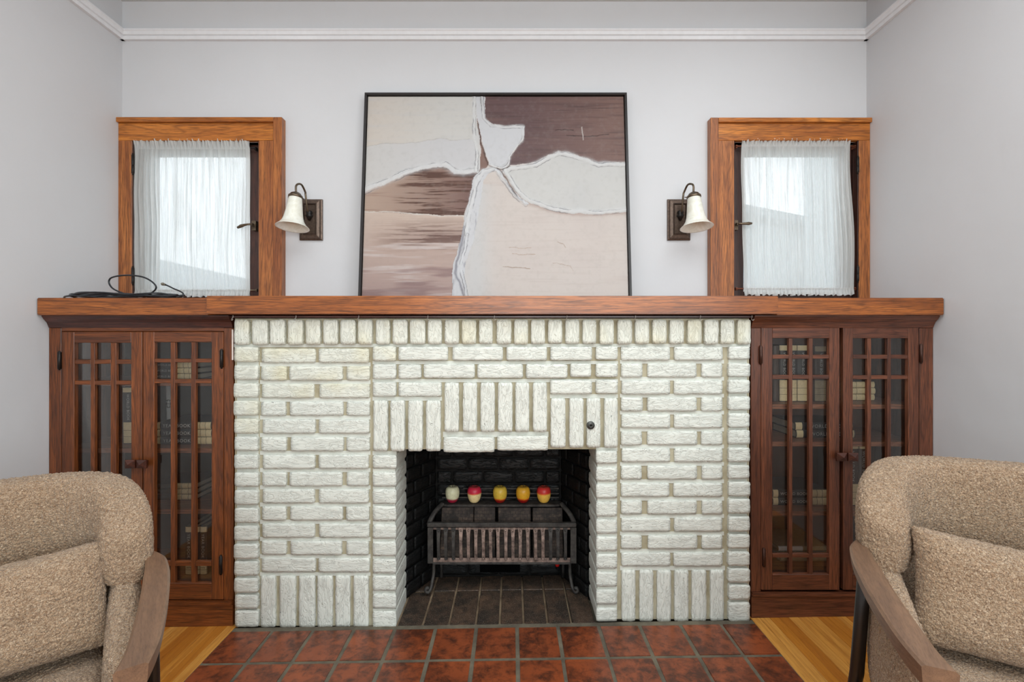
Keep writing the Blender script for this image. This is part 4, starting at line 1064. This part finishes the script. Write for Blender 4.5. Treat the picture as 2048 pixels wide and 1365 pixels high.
def lay(img, m, col): m = np.clip(m, 0, 1)[..., None]; return img*(1-m)+col*m
def cx_of(v): return to_canvas(v, 600)[0]
streak = vnoise(5, 90, 1, 3); cloud = vnoise(4, 5, 2, 4); grain = vnoise(60, 60, 3, 3); fine_h = vnoise(10, 220, 4, 2); long_s = .45*vnoise(2.5, 110, 21, 2)+.55*vnoise(9, 150, 23, 4)
img = np.ones(GX.shape+(3,))*C(214, 210, 206); hgt = np.zeros(GX.shape)
# lower right blush field
img = lay(img, np.ones(GX.shape), C(220, 206, 197)); img = lay(img, (cloud-.4)*2.2, C(212, 197, 190)); img = lay(img, (streak-.55)*1.6, C(206, 188, 180))
img = lay(img, np.exp(-((GX-cx_of(760))/.07)**2)*(GZ < .55), C(212, 209, 207))
# upper left cream
A = poly([(60, 40), (800, 40), (760, 240), (745, 330), (720, 320), (620, 335), (545, 325), (400, 345), (200, 355), (60, 378)])
u_ = (GX+cw/2)/cw
cA = lay(np.ones(img.shape)*C(218, 214, 208), (u_ < .3)*(1-u_*3.3)*.7, C(224, 206, 190)); cA = lay(cA, (streak-.5)*1.2, C(206, 204, 204)); img = lay(img, A*1., cA)
curve1 = [(60, 655), (250, 582), (350, 532), (450, 502), (570, 487), (630, 535), (690, 542), (758, 528)]
A2 = poly([(60, 378), (200, 355), (400, 345), (545, 325), (620, 335), (720, 320), (760, 330), (790, 500)]+curve1[::-1])
cB = lay(np.ones(img.shape)*C(212, 210, 212), (.5-u_*1.6), C(222, 216, 206)); cB = lay(cB, (cloud-.45)*1.5, C(224, 222, 222)); img = lay(img, A2*1., cB)
# lower left brown
LL = poly(curve1+[(800, 500), (770, 540), (742, 600), (716, 700), (690, 790), (60, 766)])
xx = np.clip((GX-cx_of(90))/(cx_of(740)-cx_of(90)), 0, 1.2)
cL = C(186, 158, 140)*(1-xx[..., None])+C(112, 82, 76)*xx[..., None]
cL = lay(cL, ((long_s-.49)*12)*np.clip((xx-.22+(cloud-.5)*.5)*3, 0, 1), C(84, 54, 42)); cL = lay(cL, (streak-.55)*2.5, C(138, 104, 92))
img = lay(img, LL*1., cL)
LB = poly([(60, 766), (690, 792), (680, 900), (650, 1000), (630, 1080), (620, 1150), (610, 1400), (60, 1400)])
vv = np.clip((to_canvas(300, 780)[1]-GZ)/(to_canvas(300, 780)[1]-fw_), 0, 1)
cM = C(212, 186, 170)*(1-vv[..., None])+C(168, 140, 134)*vv[..., None]
bandm_ = np.exp(-((vv-.27)/.15)**2)
cM = lay(cM, bandm_*np.clip((long_s-.44)*11, 0, 1)*np.clip(xx*2-.05, 0, 1), C(90, 62, 50)); cM = lay(cM, bandm_*.55*np.clip(xx*1.4, 0, 1), C(120, 92, 86))
cM = lay(cM, np.clip((streak-.56)*4, 0, .8)*(vv > .35), C(214, 196, 190)); cM = lay(cM, np.clip((vnoise(4, 30, 33, 3)-.55)*5, 0, .8)*(vv > .6), C(136, 108, 106))
img = lay(img, LB*1., cM)
# upper right dark brown
DB = poly([(770, 40), (1720, 40), (1720, 474), (1500, 462), (1350, 410), (1265, 400), (1190, 430), (1130, 465), (970, 482), (930, 500), (960, 440), (1000, 400), (1050, 330), (1062, 250), (865, 232), (822, 200), (818, 60)])
cD = C(98, 74, 74)*np.ones(img.shape); xr_ = np.clip((u_-.62)/.38, 0, 1); cD = lay(cD, xr_*.75, C(132, 102, 92)); cD = lay(cD, (streak-.5)*2.0, C(78, 58, 58)); cD = lay(cD, (long_s-.55)*2, C(120, 92, 84))
img = lay(img, DB*1., cD)
# right white lobe
curve2 = [(925, 520), (970, 490), (1060, 480), (1130, 468), (1190, 434), (1265, 402), (1350, 412), (1500, 463), (1720, 476)]
curve3 = [(925, 520), (950, 560), (1000, 640), (1080, 715), (1200, 752), (1350, 778), (1500, 782), (1720, 768)]
RW = poly(curve2+curve3[::-1]); cW = lay(np.ones(img.shape)*C(214, 212, 208), (cloud-.4)*1.5, C(204, 203, 202)); img = lay(img, RW*1., cW)
# shade of paint under lobe (pigment halo in the painting itself)
d3 = dist(curve3); img = lay(img, np.exp(-(d3/.012)**2)*(~RW)*.55, C(150, 112, 92))
# white torso shape in the middle
TS = poly([(766, 40), (816, 40), (822, 200), (862, 232), (930, 240), (1062, 250), (1056, 300), (1040, 345), (990, 400), (962, 480), (935, 508), (840, 482), (812, 400), (792, 300), (772, 200)])
img = lay(img, TS*1., lay(np.ones(img.shape)*C(218, 218, 222), (cloud-.45)*1.5, C(206, 205, 208)))
VS = poly([(750, 40), (770, 40), (770, 240), (785, 300), (785, 420), (790, 480), (776, 532), (752, 515), (757, 380), (738, 240)]); img = lay(img, VS*1., C(216, 214, 212))
CR = poly([(768, 180), (786, 260), (800, 370), (836, 480), (812, 505), (782, 525), (790, 430), (786, 330)]); img = lay(img, CR*1., C(128, 98, 88))
# left ridge of the blush lobe, grey-blue shading put into its colour
RG = poly([(858, 494), (800, 508), (765, 540), (742, 600), (716, 690), (698, 790), (680, 880), (652, 1000), (628, 1080), (618, 1160), (612, 1400), (740, 1400), (700, 1250), (690, 1180), (706, 1080), (735, 980), (757, 880), (775, 780), (796, 660), (808, 570), (840, 530), (880, 520), (940, 590), (1000, 670), (1060, 725), (1085, 725), (990, 640), (930, 560), (900, 510)])
img = lay(img, RG*1., C(216, 216, 220)); dk = dist([(690, 860), (676, 960), (650, 1070), (640, 1140), (655, 1190), (690, 1290)]); img = lay(img, np.exp(-(dk/.006)**2)*.9*RG, C(120, 118, 128))
stk = vnoise(70, 18, 81, 3); img = lay(img, np.clip((stk-.6)*5, 0, .7)*RG, C(150, 150, 158)); hgt += RG*(.0012+stk*.0016)
# impasto ridges, grey shading along them put into the paint colour
def ridge(pts, w_, h, col=(236, 236, 236), k=.8):
    global img, hgt
    d = dist(pts); g1 = np.exp(-(d/w_)**2); br = .25+1.35*vnoise(26, 26, int(w_*1e5) % 97, 4); img = lay(img, g1*k*br, C(*col)); hgt = hgt+g1*h*br
    dd = dist([(a+3, b+6) for a, b in pts]); img = lay(img, np.exp(-((dd-w_*.9)/(.0016))**2)*.85*np.clip((br-.70)*3, 0, 1), C(96, 92, 98))
    d2 = dist([(a-4, b-9) for a, b in pts]); img = lay(img, np.exp(-((d2-w_*.5)/(.0012))**2)*.6*np.clip((br-.9)*3, 0, 1), C(130, 128, 136))
ridge([(a, b-16) for a, b in curve1], .015, .0036); ridge([(a, b+8) for a, b in curve2], .010, .0028); ridge([(a+8, b-14) for a, b in curve3], .010, .0030)
ridge([(758, 60), (750, 200), (752, 330), (766, 420), (762, 510)], .007, .0025); ridge([(800, 60), (808, 190), (850, 238), (1050, 252), (1040, 340), (985, 405), (955, 480), (925, 500), (845, 476)], .006, .0024)
ridge([(860, 505), (800, 520), (765, 580), (735, 700), (715, 800), (700, 900)], .010, .0030); ridge([(870, 505), (930, 580), (990, 660), (1060, 722)], .007, .0025)
ridge([(705, 900), (690, 1000), (670, 1100), (690, 1220), (705, 1300)], .007, .0022, (230, 232, 236))
for pts, c_, w_ in (([(60, 375), (200, 354), (400, 345), (545, 324), (620, 334), (720, 320)], (186, 180, 176), .0014), ([(60, 772), (200, 766), (330, 772), (450, 786), (690, 794)], (232, 222, 212), .0026),
                    ([(775, 230), (790, 330), (806, 400), (830, 480)], (64, 44, 40), .003), ([(890, 500), (940, 560), (970, 610), (1010, 670)], (66, 46, 42), .003), ([(835, 486), (880, 500), (925, 515), (970, 488)], (60, 46, 44), .002),
                    ([(1250, 270), (1360, 265)], (52, 36, 36), .0022), ([(1320, 302), (1570, 300)], (52, 36, 36), .0022), ([(1415, 245), (1420, 325)], (220, 210, 205), .0018),
                    ([(925, 1105), (1000, 1108), (1095, 1116)], (140, 112, 84), .0016), ([(985, 1024), (1060, 1030), (1130, 1028)], (168, 138, 112), .0013), ([(970, 985), (1060, 990), (1105, 984)], (176, 148, 124), .0012), ([(1230, 1078), (1340, 1092), (1352, 1120)], (170, 144, 124), .0012), ([(1260, 950), (1300, 960), (1315, 980)], (166, 140, 120), .0015)):
    d = dist(pts); g1 = np.exp(-(d/w_)**2); img = lay(img, g1*.9*np.clip(.5+grain, 0, 1), C(*c_)); hgt = hgt+g1*.0010
img = lay(img, (grain-.5)*.35, C(150, 140, 134)); hgt = hgt+(fine_h-.5)*.0006*(LL | LB | DB)+(grain-.5)*.0004
img = np.clip(img*(.87-.27*img), 0, 1)
me = bpy.data.meshes.new('canvas')
co = np.stack([GX, -.006-hgt, GZ], -1).reshape(-1, 3)
idx = np.arange(NXc*NZc).reshape(NZc, NXc); q = np.stack([idx[:-1, :-1], idx[:-1, 1:], idx[1:, 1:], idx[1:, :-1]], -1).reshape(-1, 4)
me.vertices.add(len(co)); me.vertices.foreach_set('co', co.ravel()); me.loops.add(q.size); me.loops.foreach_set('vertex_index', q.ravel().astype(np.int32))
me.polygons.add(len(q)); me.polygons.foreach_set('loop_start', np.arange(0, q.size, 4, dtype=np.int32)); me.update(calc_edges=True); me.validate()
ca = me.color_attributes.new('paint', 'FLOAT_COLOR', 'POINT'); ca.data.foreach_set('color', np.concatenate([img.reshape(-1, 3), np.ones((len(co), 1))], 1).ravel().astype(np.float32))
me.polygons.foreach_set('use_smooth', np.ones(len(q), bool))
t = NT('oil_paint'); at = t.n('ShaderNodeAttribute', attribute_name='paint'); t.bump(t.noise(t.coords(), 400, 2), .12, .0005)
lp('canvas', me, t.set(at.outputs['Color'], .5, 0, .3), (0, 0, 0))
lp('backing_board', box_me(cw, .008, ch, 0), plain('canvas_back', srgb(170, 150, 120), .8), (0, .002, pl/2))

# ================================================================ SCONCES
shade_t = NT('alabaster_glass'); _n = shade_t.noise(shade_t.coords(), 22, 4, .6, 1.5)
shade_m = shade_t.set(shade_t.ramp(_n, [(.35, srgb(222, 220, 204)), (.65, srgb(240, 240, 230))]), .28, 0, .5, **{'Subsurface Weight': .35, 'Subsurface Radius': (.02, .02, .02), 'Subsurface Scale': .5})
def sconce(cx, sxp, label, sg):
    """cx plate centre px on the wall, sxp shade centre px, sg=+1 when the shade leans left"""
    Yp = YW-.018; pc = P(cx, 439, Yp); s = thing('wall_sconce', label, 'wall lamp', (pc.x, YW, pc.z), 'wall sconces flanking the painting')
    hw, hh = .0545, .098
    bm = bmesh.new(); prev = None
    for k_, (iw, yy) in enumerate(((0, YW-.0003), (0, YW-.010), (.006, YW-.013), (.010, YW-.020), (.022, YW-.024), (.026, YW-.030), (.030, YW-.024))):
        cur = [bm.verts.new((pc.x+a*(hw-iw), yy, pc.z+b*(hh-iw))) for a, b in ((-1, -1), (1, -1), (1, 1), (-1, 1))]
        if prev:
            for i in range(4): bm.faces.new((prev[i], prev[(i+1) % 4], cur[(i+1) % 4], cur[i]))
        else: bm.faces.new(cur)
        prev = cur
    bm.faces.new(prev[::-1]); bmesh.ops.recalc_face_normals(bm, faces=bm.faces)
    link('back_plate', mesh(bm), plate_m, s)
    Ys = YW-.125; top = P(sxp, 386, Ys); hub = Vector((pc.x, YW-.03, PZ(428, Yp)))
    # arm
    arm = smooth_pts([hub, hub+Vector((0, -.022, .014)), hub+Vector((0, -.040, .075)), Vector((hub.x*.75+top.x*.25, YW-.062, PZ(376, Ys))), Vector(((hub.x+top.x)/2, YW-.088, PZ(366, Ys)+.002)), Vector((top.x+.006*sg*.5, Ys+.014, PZ(366.5, Ys))), Vector((top.x, Ys, PZ(373, Ys))), top+Vector((0, 0, .005))], 6)
    link('arm', mesh(tube_bm(arm, .0046, 10), smooth=True), bronze_m, s)
    link('hub', mesh(lathe([(.004, .012), (.013, .010), (.016, .004), (.012, -.006), (.018, -.012), (.012, -.020), (.005, -.034), (.001, -.036)], 16), smooth=True), metal_dark, s, hub)
    # tilt: the shade opening faces slightly to the room centre line
    rot = (R(6), R(7)*(-sg)*-1, 0)
    rot = (R(-8), R(2)*sg, 0)
    c = top
    link('socket_cap', mesh(lathe([(.004, .004), (.010, .003), (.022, -.004), (.027, -.013), (.031, -.015), (.032, -.022), (.029, -.026), (.001, -.026)], 24), smooth=True), bronze_m, s, c, rot)
    Z = -(PZ(386, Ys)-PZ(460, Ys))
    L = -Z
    outp = [(.0285, -.024), (.030, -.035), (.033, -.055), (.037, -.085), (.0415, -.110), (.048, -.128), (.058, -.142), (.069, -.151), (.0725, -.154)]
    sc_ = (L-.004)/.154
    outp = [(r, z*sc_) for r, z in outp]; inn = [(r-.0035, z+.0005) for r, z in outp[::-1]]
    bm = bmesh.new(); n = 36; rings = []
    for r, z in outp+inn: rings.append([bm.verts.new((r*math.cos(2*math.pi*i/n), r*math.sin(2*math.pi*i/n), z)) for i in range(n)])
    for a, b in zip(rings, rings[1:]):
        for i in range(n): bm.faces.new((a[i], a[(i+1) % n], b[(i+1) % n], b[i]))
    bmesh.ops.recalc_face_normals(bm, faces=bm.faces)
    link('shade', mesh(bm, smooth=True), shade_m, s, c, rot)
    link('bulb', mesh(lathe([(.001, -.03), (.012, -.032), (.013, -.06), (.022, -.080), (.025, -.098), (.020, -.115), (.008, -.124), (.001, -.125)], 18), smooth=True), plain('frosted_bulb', srgb(236, 230, 210), .3), s, c, rot)
    for k_ in range(3):
        a = k_*2.1+.9; p = c+Vector((.033*math.cos(a), .033*math.sin(a), -.019)); link('thumbscrew', mesh(tube_bm([p-Vector((.006*math.cos(a), .006*math.sin(a), 0)), p+Vector((.006*math.cos(a), .006*math.sin(a), 0))], .0022, 6)), bronze_m, s)
    return s
sconce(620.5, 592, 'bronze wall sconce with alabaster bell shade, beside the window over the cable coil', 1)
sconce(1359, 1387, 'bronze wall sconce with alabaster bell shade, to the right of the painting', -1)

# ================================================================ CABLE COIL on the mantel
cb = thing('coiled_cable', 'loose coil of black coaxial cable lying on the left end of the mantel', 'cable', (PX(240, 2.0), 2.0, zt_m), None)
cab_m = plain('black_cable', srgb(34, 38, 42), .35, 0, 0, 300, .1); rr = .0034
def Pz(x, y, Y): return P(x, y, Y)
def table_pt(x, Y, h): return Vector((PX(x, Y), Y, zt_m+rr+h))
pts = []
loops = [(240, 2.02, 105, .075, 0.0, 0.0), (245, 2.03, 98, .085, .004, .8), (255, 2.02, 108, .07, .008, 1.6), (236, 2.00, 92, .06, .012, 2.2), (250, 2.02, 100, .06, .015, 3.0)]
for li, (cx, cy, rx, ry, h, ph) in enumerate(loops):
    for k_ in range(20):
        a = 2*math.pi*k_/20+li*.03
        w_ = .004*math.sin(3*a+ph)
        pts.append(Vector((PX(cx, cy)+(rx*cy/F)*math.cos(a)+w_, cy+ry*math.sin(a), zt_m+rr+h+abs(.010*math.sin(2*a+ph)))))
pts = pts[:-4]
lastp = pts[-1]
pts += [Vector((PX(352, 2.03), 2.03, zt_m+rr+.010))]
bm = tube_bm(smooth_pts(pts, 3), rr, 8)
link('cable', mesh(bm, smooth=True), cab_m, cb)
Yl = 2.05
lp_ = [(256, 590), (236, 583), (224, 576), (218, 566), (220, 558), (228, 554), (242, 551.5), (262, 551), (284, 554), (300, 561), (311, 571), (311, 579), (302, 587), (290, 593)]
link('cable_loop', mesh(tube_bm(smooth_pts([P(a, b, Yl+.02*math.sin(i*.5)) for i, (a, b) in enumerate(lp_)], 4), rr, 8), smooth=True), cab_m, cb)
ep = [P(366, 593, 1.97), P(366, 587, 1.975), P(358, 582, 1.98), P(348, 578, 1.985), P(338, 573, 1.985), P(331, 570, 1.985)]
link('cable_end', mesh(tube_bm(smooth_pts(ep, 4), rr*.9, 8), smooth=True), cab_m, cb)
a, b = P(331, 570.2, 1.985), P(322.5, 567.5, 1.985)
link('connector', mesh(tube_bm([a, a.lerp(b, .4), a.lerp(b, .45), a.lerp(b, .8), a.lerp(b, .82), b], [.0045, .0045, .0062, .0062, .004, .004], 8)), plain('connector_metal', srgb(150, 146, 132), .3, .8), cb)

# ================================================================ ARMCHAIRS
def boucle():
    t = NT('boucle_fabric'); v = t.coords()
    vo = t.n('ShaderNodeTexVoronoi', feature='F1'); vo.inputs['Scale'].default_value = 210; vo.inputs['Randomness'].default_value = 1
    d = t.noise(v, 90, 2); mx = t.mix(.012, v, d); t.l(v, vo.inputs['Vector'])
    n = t.noise(v, 330, 3, .6, 1.5); n2 = t.noise(v, 130, 3, .6)
    c = t.ramp(n, [(.36, srgb(116, 86, 62)), (.5, srgb(176, 146, 116)), (.64, srgb(214, 190, 162))])
    c = t.mix(t.ramp(n2, [(.4, (0, 0, 0)), (.6, (.35, .35, .35))]), c, srgb(158, 124, 92))
    inv = t.math('SUBTRACT', 1.0, vo.outputs['Distance'])
    b = t.bump(inv, .9, .006); t.bump(n, .9, .003, b)
    return t.set(c, .95, 0, .1, **{'Sheen Weight': .25, 'Sheen Roughness': .5})
bou = boucle()
tx = bpy.data.textures.new('boucle_loops', 'VORONOI'); tx.noise_scale = .0065; tx.distance_metric = 'DISTANCE'; tx.noise_intensity = 1.3
def cloth_mods(o, lev, st=.0042):
    s = o.modifiers.new('sub', 'SUBSURF'); s.levels = s.render_levels = lev
    d = o.modifiers.new('loops', 'DISPLACE'); d.texture = tx; d.strength = -st; d.mid_level = .4; d.texture_coords = 'LOCAL'
def shell(path, inner_t, outer_t, zb, ztf, crown, nu, ends=True):
    """upholstered wall swept along a plan path. path(u)->(x,y), normal outward; section is a rounded pad"""
    bm = bmesh.new(); rings = []
    for i in range(nu+1):
        u = -1+2*i/nu; e = 1.0
        x, y, nx_, ny_ = path(u); z0 = zb(u); z1 = ztf(u); sec = []
        ee = 1-max(0, (abs(u)-.90)/.10); th_ = .35+.65*math.sqrt(max(0, 1-(1-ee)**2)) if abs(u) > .90 else 1
        T = (inner_t+outer_t)*th_; prof = []
        ns = 22
        for k_ in range(ns):
            a = 2*math.pi*k_/ns; ca_, sa_ = math.cos(a), math.sin(a)
            px_ = math.copysign(abs(ca_)**.55, ca_)*T/2; pz_ = math.copysign(abs(sa_)**.42, sa_)
            zz = (z0+z1)/2+pz_*(z1-z0)/2
            bul = crown*(1-pz_*pz_)*(-1 if px_ < 0 else .4) if abs(ca_) > .3 else 0
            off = px_+bul+(outer_t-inner_t)/2
            prof.append((off, zz))
        rings.append([bm.verts.new((x+nx_*o_, y+ny_*o_, zz)) for o_, zz in prof])
    for a, b in zip(rings, rings[1:]):
        n = len(a)
        for i in range(n): bm.faces.new((a[i], a[(i+1) % n], b[(i+1) % n], b[i]))
    for ring in (rings[0], rings[-1]):
        c = sum((v.co for v in ring), Vector())/len(ring); cv = bm.verts.new(c)
        for i in range(len(ring)): bm.faces.new((ring[i], ring[(i+1) % len(ring)], cv))
    bmesh.ops.recalc_face_normals(bm, faces=bm.faces)
    return mesh(bm, smooth=True)
def pillow_me(w_, h, t_, seed, n=26):
    bm = bmesh.new(); G = {}
    for side in (1, -1):
        for i in range(n+1):
            for j in range(n+1):
                edge = i in (0, n) or j in (0, n)
                if side == -1 and edge: G[(side, i, j)] = G[(1, i, j)]; continue
                u, v_ = i/n*2-1, j/n*2-1
                pinch = 1-.07*(u*u)*(1-v_*v_)*0-.06*(1-abs(u)**2.5)*0
                x_ = u*w_/2*(1-.05*(1-v_*v_)); z_ = v_*h/2*(1-.06*(1-u*u))
                th_ = t_/2*((1-u**4)*(1-v_**4))**.55
                wr = mn.noise(Vector((u*2.5, v_*2.5, seed)))*.008*(1-u*u)*(1-v_*v_)
                G[(side, i, j)] = bm.verts.new((x_, -side*(th_+wr*side), z_))
    for side in (1, -1):
        for i in range(n):
            for j in range(n):
                q = [G[(side, i, j)], G[(side, i+1, j)], G[(side, i+1, j+1)], G[(side, i, j+1)]]
                bm.faces.new(q if side == 1 else q[::-1])
    bmesh.ops.recalc_face_normals(bm, faces=bm.faces)
    return mesh(bm, smooth=True)
leg_m = plain('black_leg', srgb(34, 30, 28), .35, .1)
def armchair(label, loc, yaw, group, arm_sides=(1, -1), hgt=.815, hw=.295):
    """local: front is -y, x to the viewer's right when it faces the camera"""
    c = thing('armchair', label, 'armchair', loc, group); c.rotation_euler = (0, 0, yaw)
    def L(nm, me, mat, l=(0, 0, 0), r=(0, 0, 0)):
        o = bpy.data.objects.new(nm, me); COL.objects.link(o); o.parent = c; o.location = l; o.rotation_euler = r
        if not me.materials: me.materials.append(mat)
        return o
    D = .325
    def path(u, hw=hw, back=D, fr=.09, rr_=.19):
        # U shape: straight sides + rounded corners + straight back
        s1 = back-rr_-fr; s2 = math.pi*rr_/2; s3 = (hw-rr_); tot = s1+s2+s3; s = abs(u)*tot; sg = 1 if u >= 0 else -1
        if s < s3: x, y, nx_, ny_ = s, back, 0, 1
        elif s < s3+s2: a = (s-s3)/rr_; x = s3+rr_*math.sin(a); y = back-rr_+rr_*math.cos(a); nx_, ny_ = math.sin(a), math.cos(a)
        else: x = hw; y = back-rr_-(s-s3-s2); nx_, ny_ = 1, 0
        # upper back leans outwards a little
        return sg*x, y, sg*nx_, ny_
    def ztop(u):
        a = abs(u); return hgt+.004-.012*a*a - (0 if a < .50 else (hgt-.695)*((a-.50)/.50)**2.3)
    o = L('back_cushion', shell(path, .052, .046, lambda u: .555+.02*abs(u), ztop, .010, 56), bou); cloth_mods(o, 3)
    path2 = lambda u: path(u, hw-.004, D-.008, -.13)
    o = L('lower_back', shell(path2, .036, .030, lambda u: .26, lambda u: .61-.10*max(0, (abs(u)-.55)/.45), .004, 44), bou); cloth_mods(o, 3)
    # seat cushion (rounded slab)
    bm = bmesh.new(); N = 16; rings = []
    for z_, s_ in ((.27, .90), (.275, .96), (.30, 1), (.37, 1.0), (.41, .985), (.428, .95), (.434, .88), (.437, .5)):
        ring = []
        for i in range(48):
            a = 2*math.pi*i/48; ca_, sa_ = math.cos(a), math.sin(a); e_ = .42
            x = math.copysign(abs(ca_)**e_, ca_)*(hw-.03); y = math.copysign(abs(sa_)**e_, sa_)*.300-.045
            ring.append(bm.verts.new((x*s_, (y+.035)*s_-.035, z_)))
        rings.append(ring)
    for a, b in zip(rings, rings[1:]):
        for i in range(48): bm.faces.new((a[i], a[(i+1) % 48], b[(i+1) % 48], b[i]))
    bm.faces.new(rings[-1]); bm.faces.new(rings[0][::-1]); bmesh.ops.recalc_face_normals(bm, faces=bm.faces)
    o = L('seat_cushion', mesh(bm, smooth=True), bou); cloth_mods(o, 3)
    # arms: flat shaped boards, teardrop at the rear, thick front end
    for sg in (1, -1):
        xo = sg*(hw+.012)
        cen = [(xo+sg*.020, .16, .628), (xo+sg*.038, .10, .625), (xo+sg*.040, .02, .618), (xo+sg*.034, -.08, .606), (xo+sg*.022, -.18, .594), (xo+sg*.012, -.235, .586), (xo-sg*.002, -.280, .580)]
        wd = [.010, .020, .025, .026, .026, .025, .025]; tk = [.018, .024, .028, .031, .033, .036, .038]
        cen = smooth_pts(cen, 5); m_ = len(cen); bm = bmesh.new(); prev = None
        for i, p in enumerate(cen):
            f_ = i/(m_-1)*(len(wd)-1); i0 = min(int(f_), len(wd)-2); t_ = f_-i0; w2 = wd[i0]*(1-t_)+wd[i0+1]*t_; k2 = tk[i0]*(1-t_)+tk[i0+1]*t_
            pr = [(-w2, 0), (-w2+.005, .004), (w2-.005, .004), (w2, 0), (w2-.002, -k2+.006), (w2-.010, -k2), (-w2+.010, -k2), (-w2+.002, -k2+.006)]
            cur = [bm.verts.new((p.x+a, p.y, p.z+b)) for a, b in pr]
            if prev:
                for q in range(8): bm.faces.new((prev[q], cur[q], cur[(q+1) % 8], prev[(q+1) % 8]))
            else: bm.faces.new(cur)
            prev = cur
        bm.faces.new(prev[::-1]); bmesh.ops.recalc_face_normals(bm, faces=bm.faces)
        L('arm_rest', mesh(bm), arm_wood)
        L('leg', mesh(tube_bm([(xo+sg*.003, -.255, .556), (xo+sg*.012, -.275, .012)], [.0155, .011], 12), smooth=True), leg_m)
        L('leg', mesh(tube_bm([(xo+sg*.030, .08, .610), (xo+sg*.034, .15, .30), (xo+sg*.045, .27, .012)], [.014, .0155, .011], 12), smooth=True), leg_m)
        L('stretcher', mesh(tube_bm([(xo+sg*.008, -.266, .255), (xo+sg*.032, .165, .255)], .010, 10), smooth=True), leg_m)
        L('seat_rail', box_me(.03, .10, .03, .004), arm_wood, (xo-sg*.012, -.10, .255))
    L('seat_frame', box_me(2*hw-.09, .52, .05, .008), leg_m, (0, -.04, .245))
    return c
def place_pillow(label, loc, rot, w_, h, seed):
    o = link('cushion', pillow_me(w_, h, .115, seed), bou, None, loc, rot); tag(o, label, 'cushion', 'boucle cushions on the armchairs'); cloth_mods(o, 2, .0038); return o
LCH = (-1.084, .89, fz(-1.08)); LYAW = R(37.3)
armchair('beige boucle armchair with walnut arms, in front of the left bookcase', LCH, LYAW, 'boucle armchairs facing the room')
RCH = (1.103, .922, fz(1.10)); RYAW = R(-25.2)
armchair('beige boucle armchair with walnut arms, in front of the right bookcase', RCH, RYAW, 'boucle armchairs facing the room')
def chair_pt(ch, yaw, x, y, z): return Vector(ch)+Matrix.Rotation(yaw, 3, 'Z') @ Vector((x, y, z))
place_pillow('beige boucle lumbar cushion leaning in the armchair on the left', chair_pt(LCH, LYAW, .030, .112, .560), (R(-15), R(-3), LYAW), .48, .238, 2)
place_pillow('beige boucle lumbar cushion leaning in the armchair on the right', chair_pt(RCH, RYAW, -.012, .078, .556), (R(-15), R(5), RYAW), .50, .25, 5)
